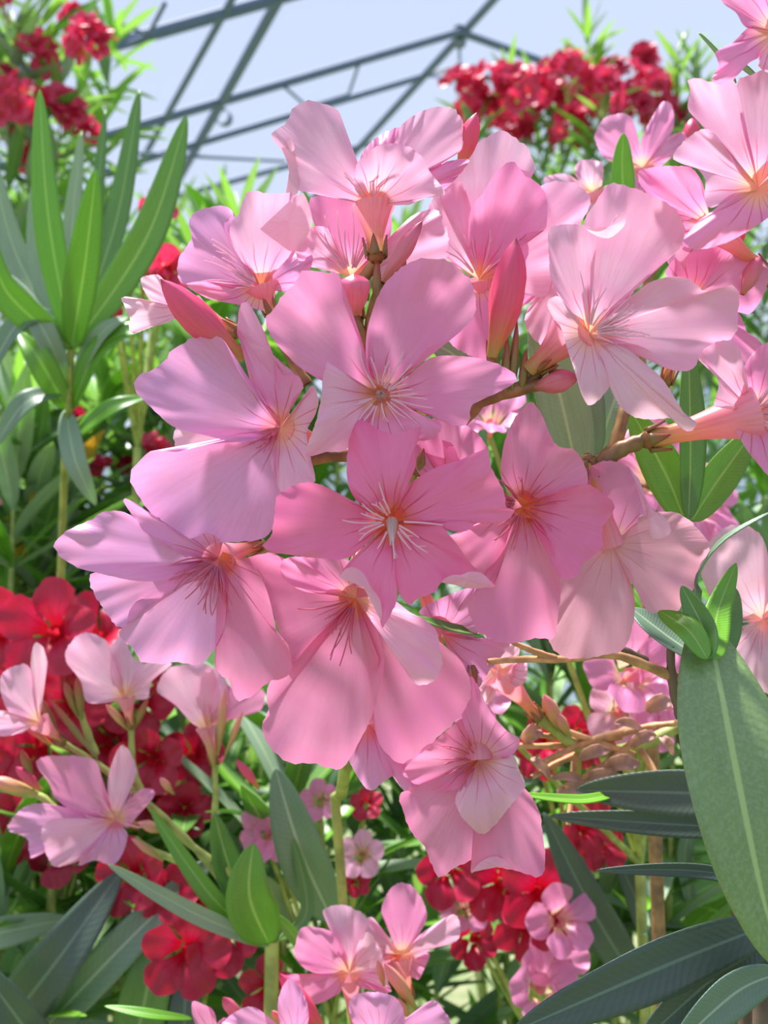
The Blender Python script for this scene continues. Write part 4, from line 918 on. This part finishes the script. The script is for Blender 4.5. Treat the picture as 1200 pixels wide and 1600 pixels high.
# ------------------------------------------------------------------ bushes further back
b = bush('oleander_bush', 'leafy oleander bush with speckles of red filling the middle left', 'bush', spread(9, -40, 340, 420, 760, .70, .95, 3), .12, .34, .022)
heads(b, [(240, 705, .80, .012), (160, 735, .80, .010), (120, 655, .78, .006), (0, 440, .85, .014), (200, 730, .85, .008)], .010, 'red', 3, 2)
b = bush('oleander_bush', 'oleander bush with yellowing leaves low at the left edge', 'bush', spread(6, -20, 120, 740, 860, .75, .90, 5), .09, .22, .026, yellow=.45)
heads(b, [(15, 790, .8, .015), (5, 740, .82, .012)], .010, 'pink', 3, 3)
b = bush('oleander_tree', 'tall oleander with clusters of red flowers against the roof at top left', 'tree', spread(7, -60, 190, -10, 160, 1.35, 1.65, 7), .12, .75, .034)
heads(b, [(15, 15, 1.3, .035), (60, 85, 1.35, .03), (140, 68, 1.3, .03), (35, 165, 1.3, .045), (95, 170, 1.35, .03), (40, 215, 1.4, .03), (60, 250, 1.4, .02), (130, 205, 1.5, .018), (0, 130, 1.35, .02), (118, 30, 1.5, .015)], .022, 'scarlet', 9, 5, False)
b = bush('oleander_tree', 'tall oleander crowned with red flowers against the sky at top right', 'tree', spread(10, 720, 1130, 130, 260, 2.0, 2.5, 9)+[(918, 62, 2.2), (1060, 90, 2.2), (1085, 110, 2.2)], .12, .75, .036)
heads(b, [(722, 148, 2.05, .05), (775, 138, 2.05, .06), (740, 175, 2.05, .05), (815, 150, 2.0, .06), (885, 128, 2.0, .06), (940, 150, 2.0, .06), (830, 165, 2.2, .07), (760, 185, 2.15, .06), (870, 130, 2.2, .06), (860, 170, 2.15, .06), (800, 205, 2.2, .05), (960, 135, 2.2, .07), (1010, 150, 2.2, .06), (985, 165, 2.15, .05), (890, 205, 2.1, .05), (1005, 95, 2.3, .03), (910, 160, 2.2, .05), (930, 115, 2.3, .03), (1060, 200, 2.2, .04), (1030, 180, 2.2, .04)], .028, 'scarlet', 11, 6, False)
b = bush('oleander_bush', 'green oleander bush behind the left flowers of the big cluster', 'bush', spread(9, 240, 560, 330, 640, 1.0, 1.2, 11), .12, .45, .026)
b = bush('oleander_bush', 'shaded oleander bush showing in the gaps right of the big cluster', 'bush', spread(10, 640, 1260, 420, 760, .60, 1.1, 13), .12, .36, .024)
b = bush('oleander_bush', 'dark leafy oleander bush at the bottom left corner', 'bush', spread(8, -60, 330, 1060, 1400, .55, .75, 15), .13, .30, .026)
b = bush('oleander_bush', 'oleander bush between the two lower pink clusters at bottom', 'bush', spread(8, 330, 720, 1050, 1330, .56, .80, 17), .12, .30, .026)
b = bush('oleander_bush', 'oleander bush with sunlit leaf gaps behind the dark leaves, bottom right', 'bush', spread(9, 720, 1260, 1000, 1330, .56, .85, 19), .12, .30, .026)
for i, (x0, x1, y0, y1, z0, z1, lab) in enumerate(((-250, 260, 300, 440, 1.9, 2.2, 'far oleander row under the roof, behind the left bushes'), (260, 800, 340, 500, 2.5, 2.8, 'far oleander row hidden mostly by the big pink cluster'),
                                        (860, 1400, 260, 420, 3.1, 3.3, 'far oleander row below the red crowned tree'))):
    bush('oleander_bush', lab, 'bush', spread(12, x0, x1, y0, y1, z0, z1, 30+i), .20, 1.6, .05)
bush('oleander_bush', 'low oleander growth in the shade at the lower left, furthest back', 'bush', spread(9, -100, 600, 850, 1050, 1.35, 1.5, 41), .15, .5, .035)
bush('oleander_bush', 'low oleander growth in the shade at the lower right, furthest back', 'bush', spread(9, 660, 1300, 850, 1050, 1.35, 1.5, 43), .15, .5, .035)

# big blurred leaves low at the left, and sunlit ones low at the right
s1 = T('oleander_shoot', 'broad grey green oleander leaves, out of focus, at the bottom left corner', 'leafy shoot', 60, 1640, .52)
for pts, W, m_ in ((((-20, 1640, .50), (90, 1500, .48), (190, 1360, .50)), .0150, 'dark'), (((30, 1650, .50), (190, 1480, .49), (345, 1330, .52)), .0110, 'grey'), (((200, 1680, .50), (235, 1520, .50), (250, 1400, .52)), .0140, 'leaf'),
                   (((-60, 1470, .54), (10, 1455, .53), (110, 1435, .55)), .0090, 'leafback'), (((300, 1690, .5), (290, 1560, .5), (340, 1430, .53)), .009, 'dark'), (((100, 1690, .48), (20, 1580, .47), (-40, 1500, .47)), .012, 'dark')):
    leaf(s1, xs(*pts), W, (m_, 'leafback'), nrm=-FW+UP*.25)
cane(s1, 100, 1680, .52)
s2 = T('oleander_shoot', 'sunlit bright green leaves glimpsed behind the speckled leaf at lower right', 'leafy shoot', 1080, 1640, .60)
for pts, W, m_ in ((((1190, 1340, .60), (1080, 1325, .58), (930, 1335, .58)), .0105, 'fresh'), (((1190, 1300, .60), (1090, 1290, .58), (1010, 1310, .58)), .0070, 'leafback'), (((1180, 1360, .60), (1100, 1390, .58), (990, 1450, .58)), .0085, 'fresh'),
                   (((1050, 1500, .62), (1090, 1440, .60), (1190, 1370, .58)), .0075, 'fresh'), (((960, 1520, .62), (975, 1400, .60), (1000, 1290, .60)), .0090, 'leaf'), (((900, 1560, .62), (930, 1450, .62), (860, 1400, .62)), .0070, 'fresh'),
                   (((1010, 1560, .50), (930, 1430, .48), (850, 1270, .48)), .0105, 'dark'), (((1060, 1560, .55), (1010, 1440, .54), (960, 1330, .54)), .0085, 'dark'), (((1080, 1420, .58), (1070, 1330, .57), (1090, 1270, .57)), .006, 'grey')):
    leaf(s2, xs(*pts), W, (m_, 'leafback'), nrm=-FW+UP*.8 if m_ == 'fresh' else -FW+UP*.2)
cane(s2, 1040, 1560, .58)
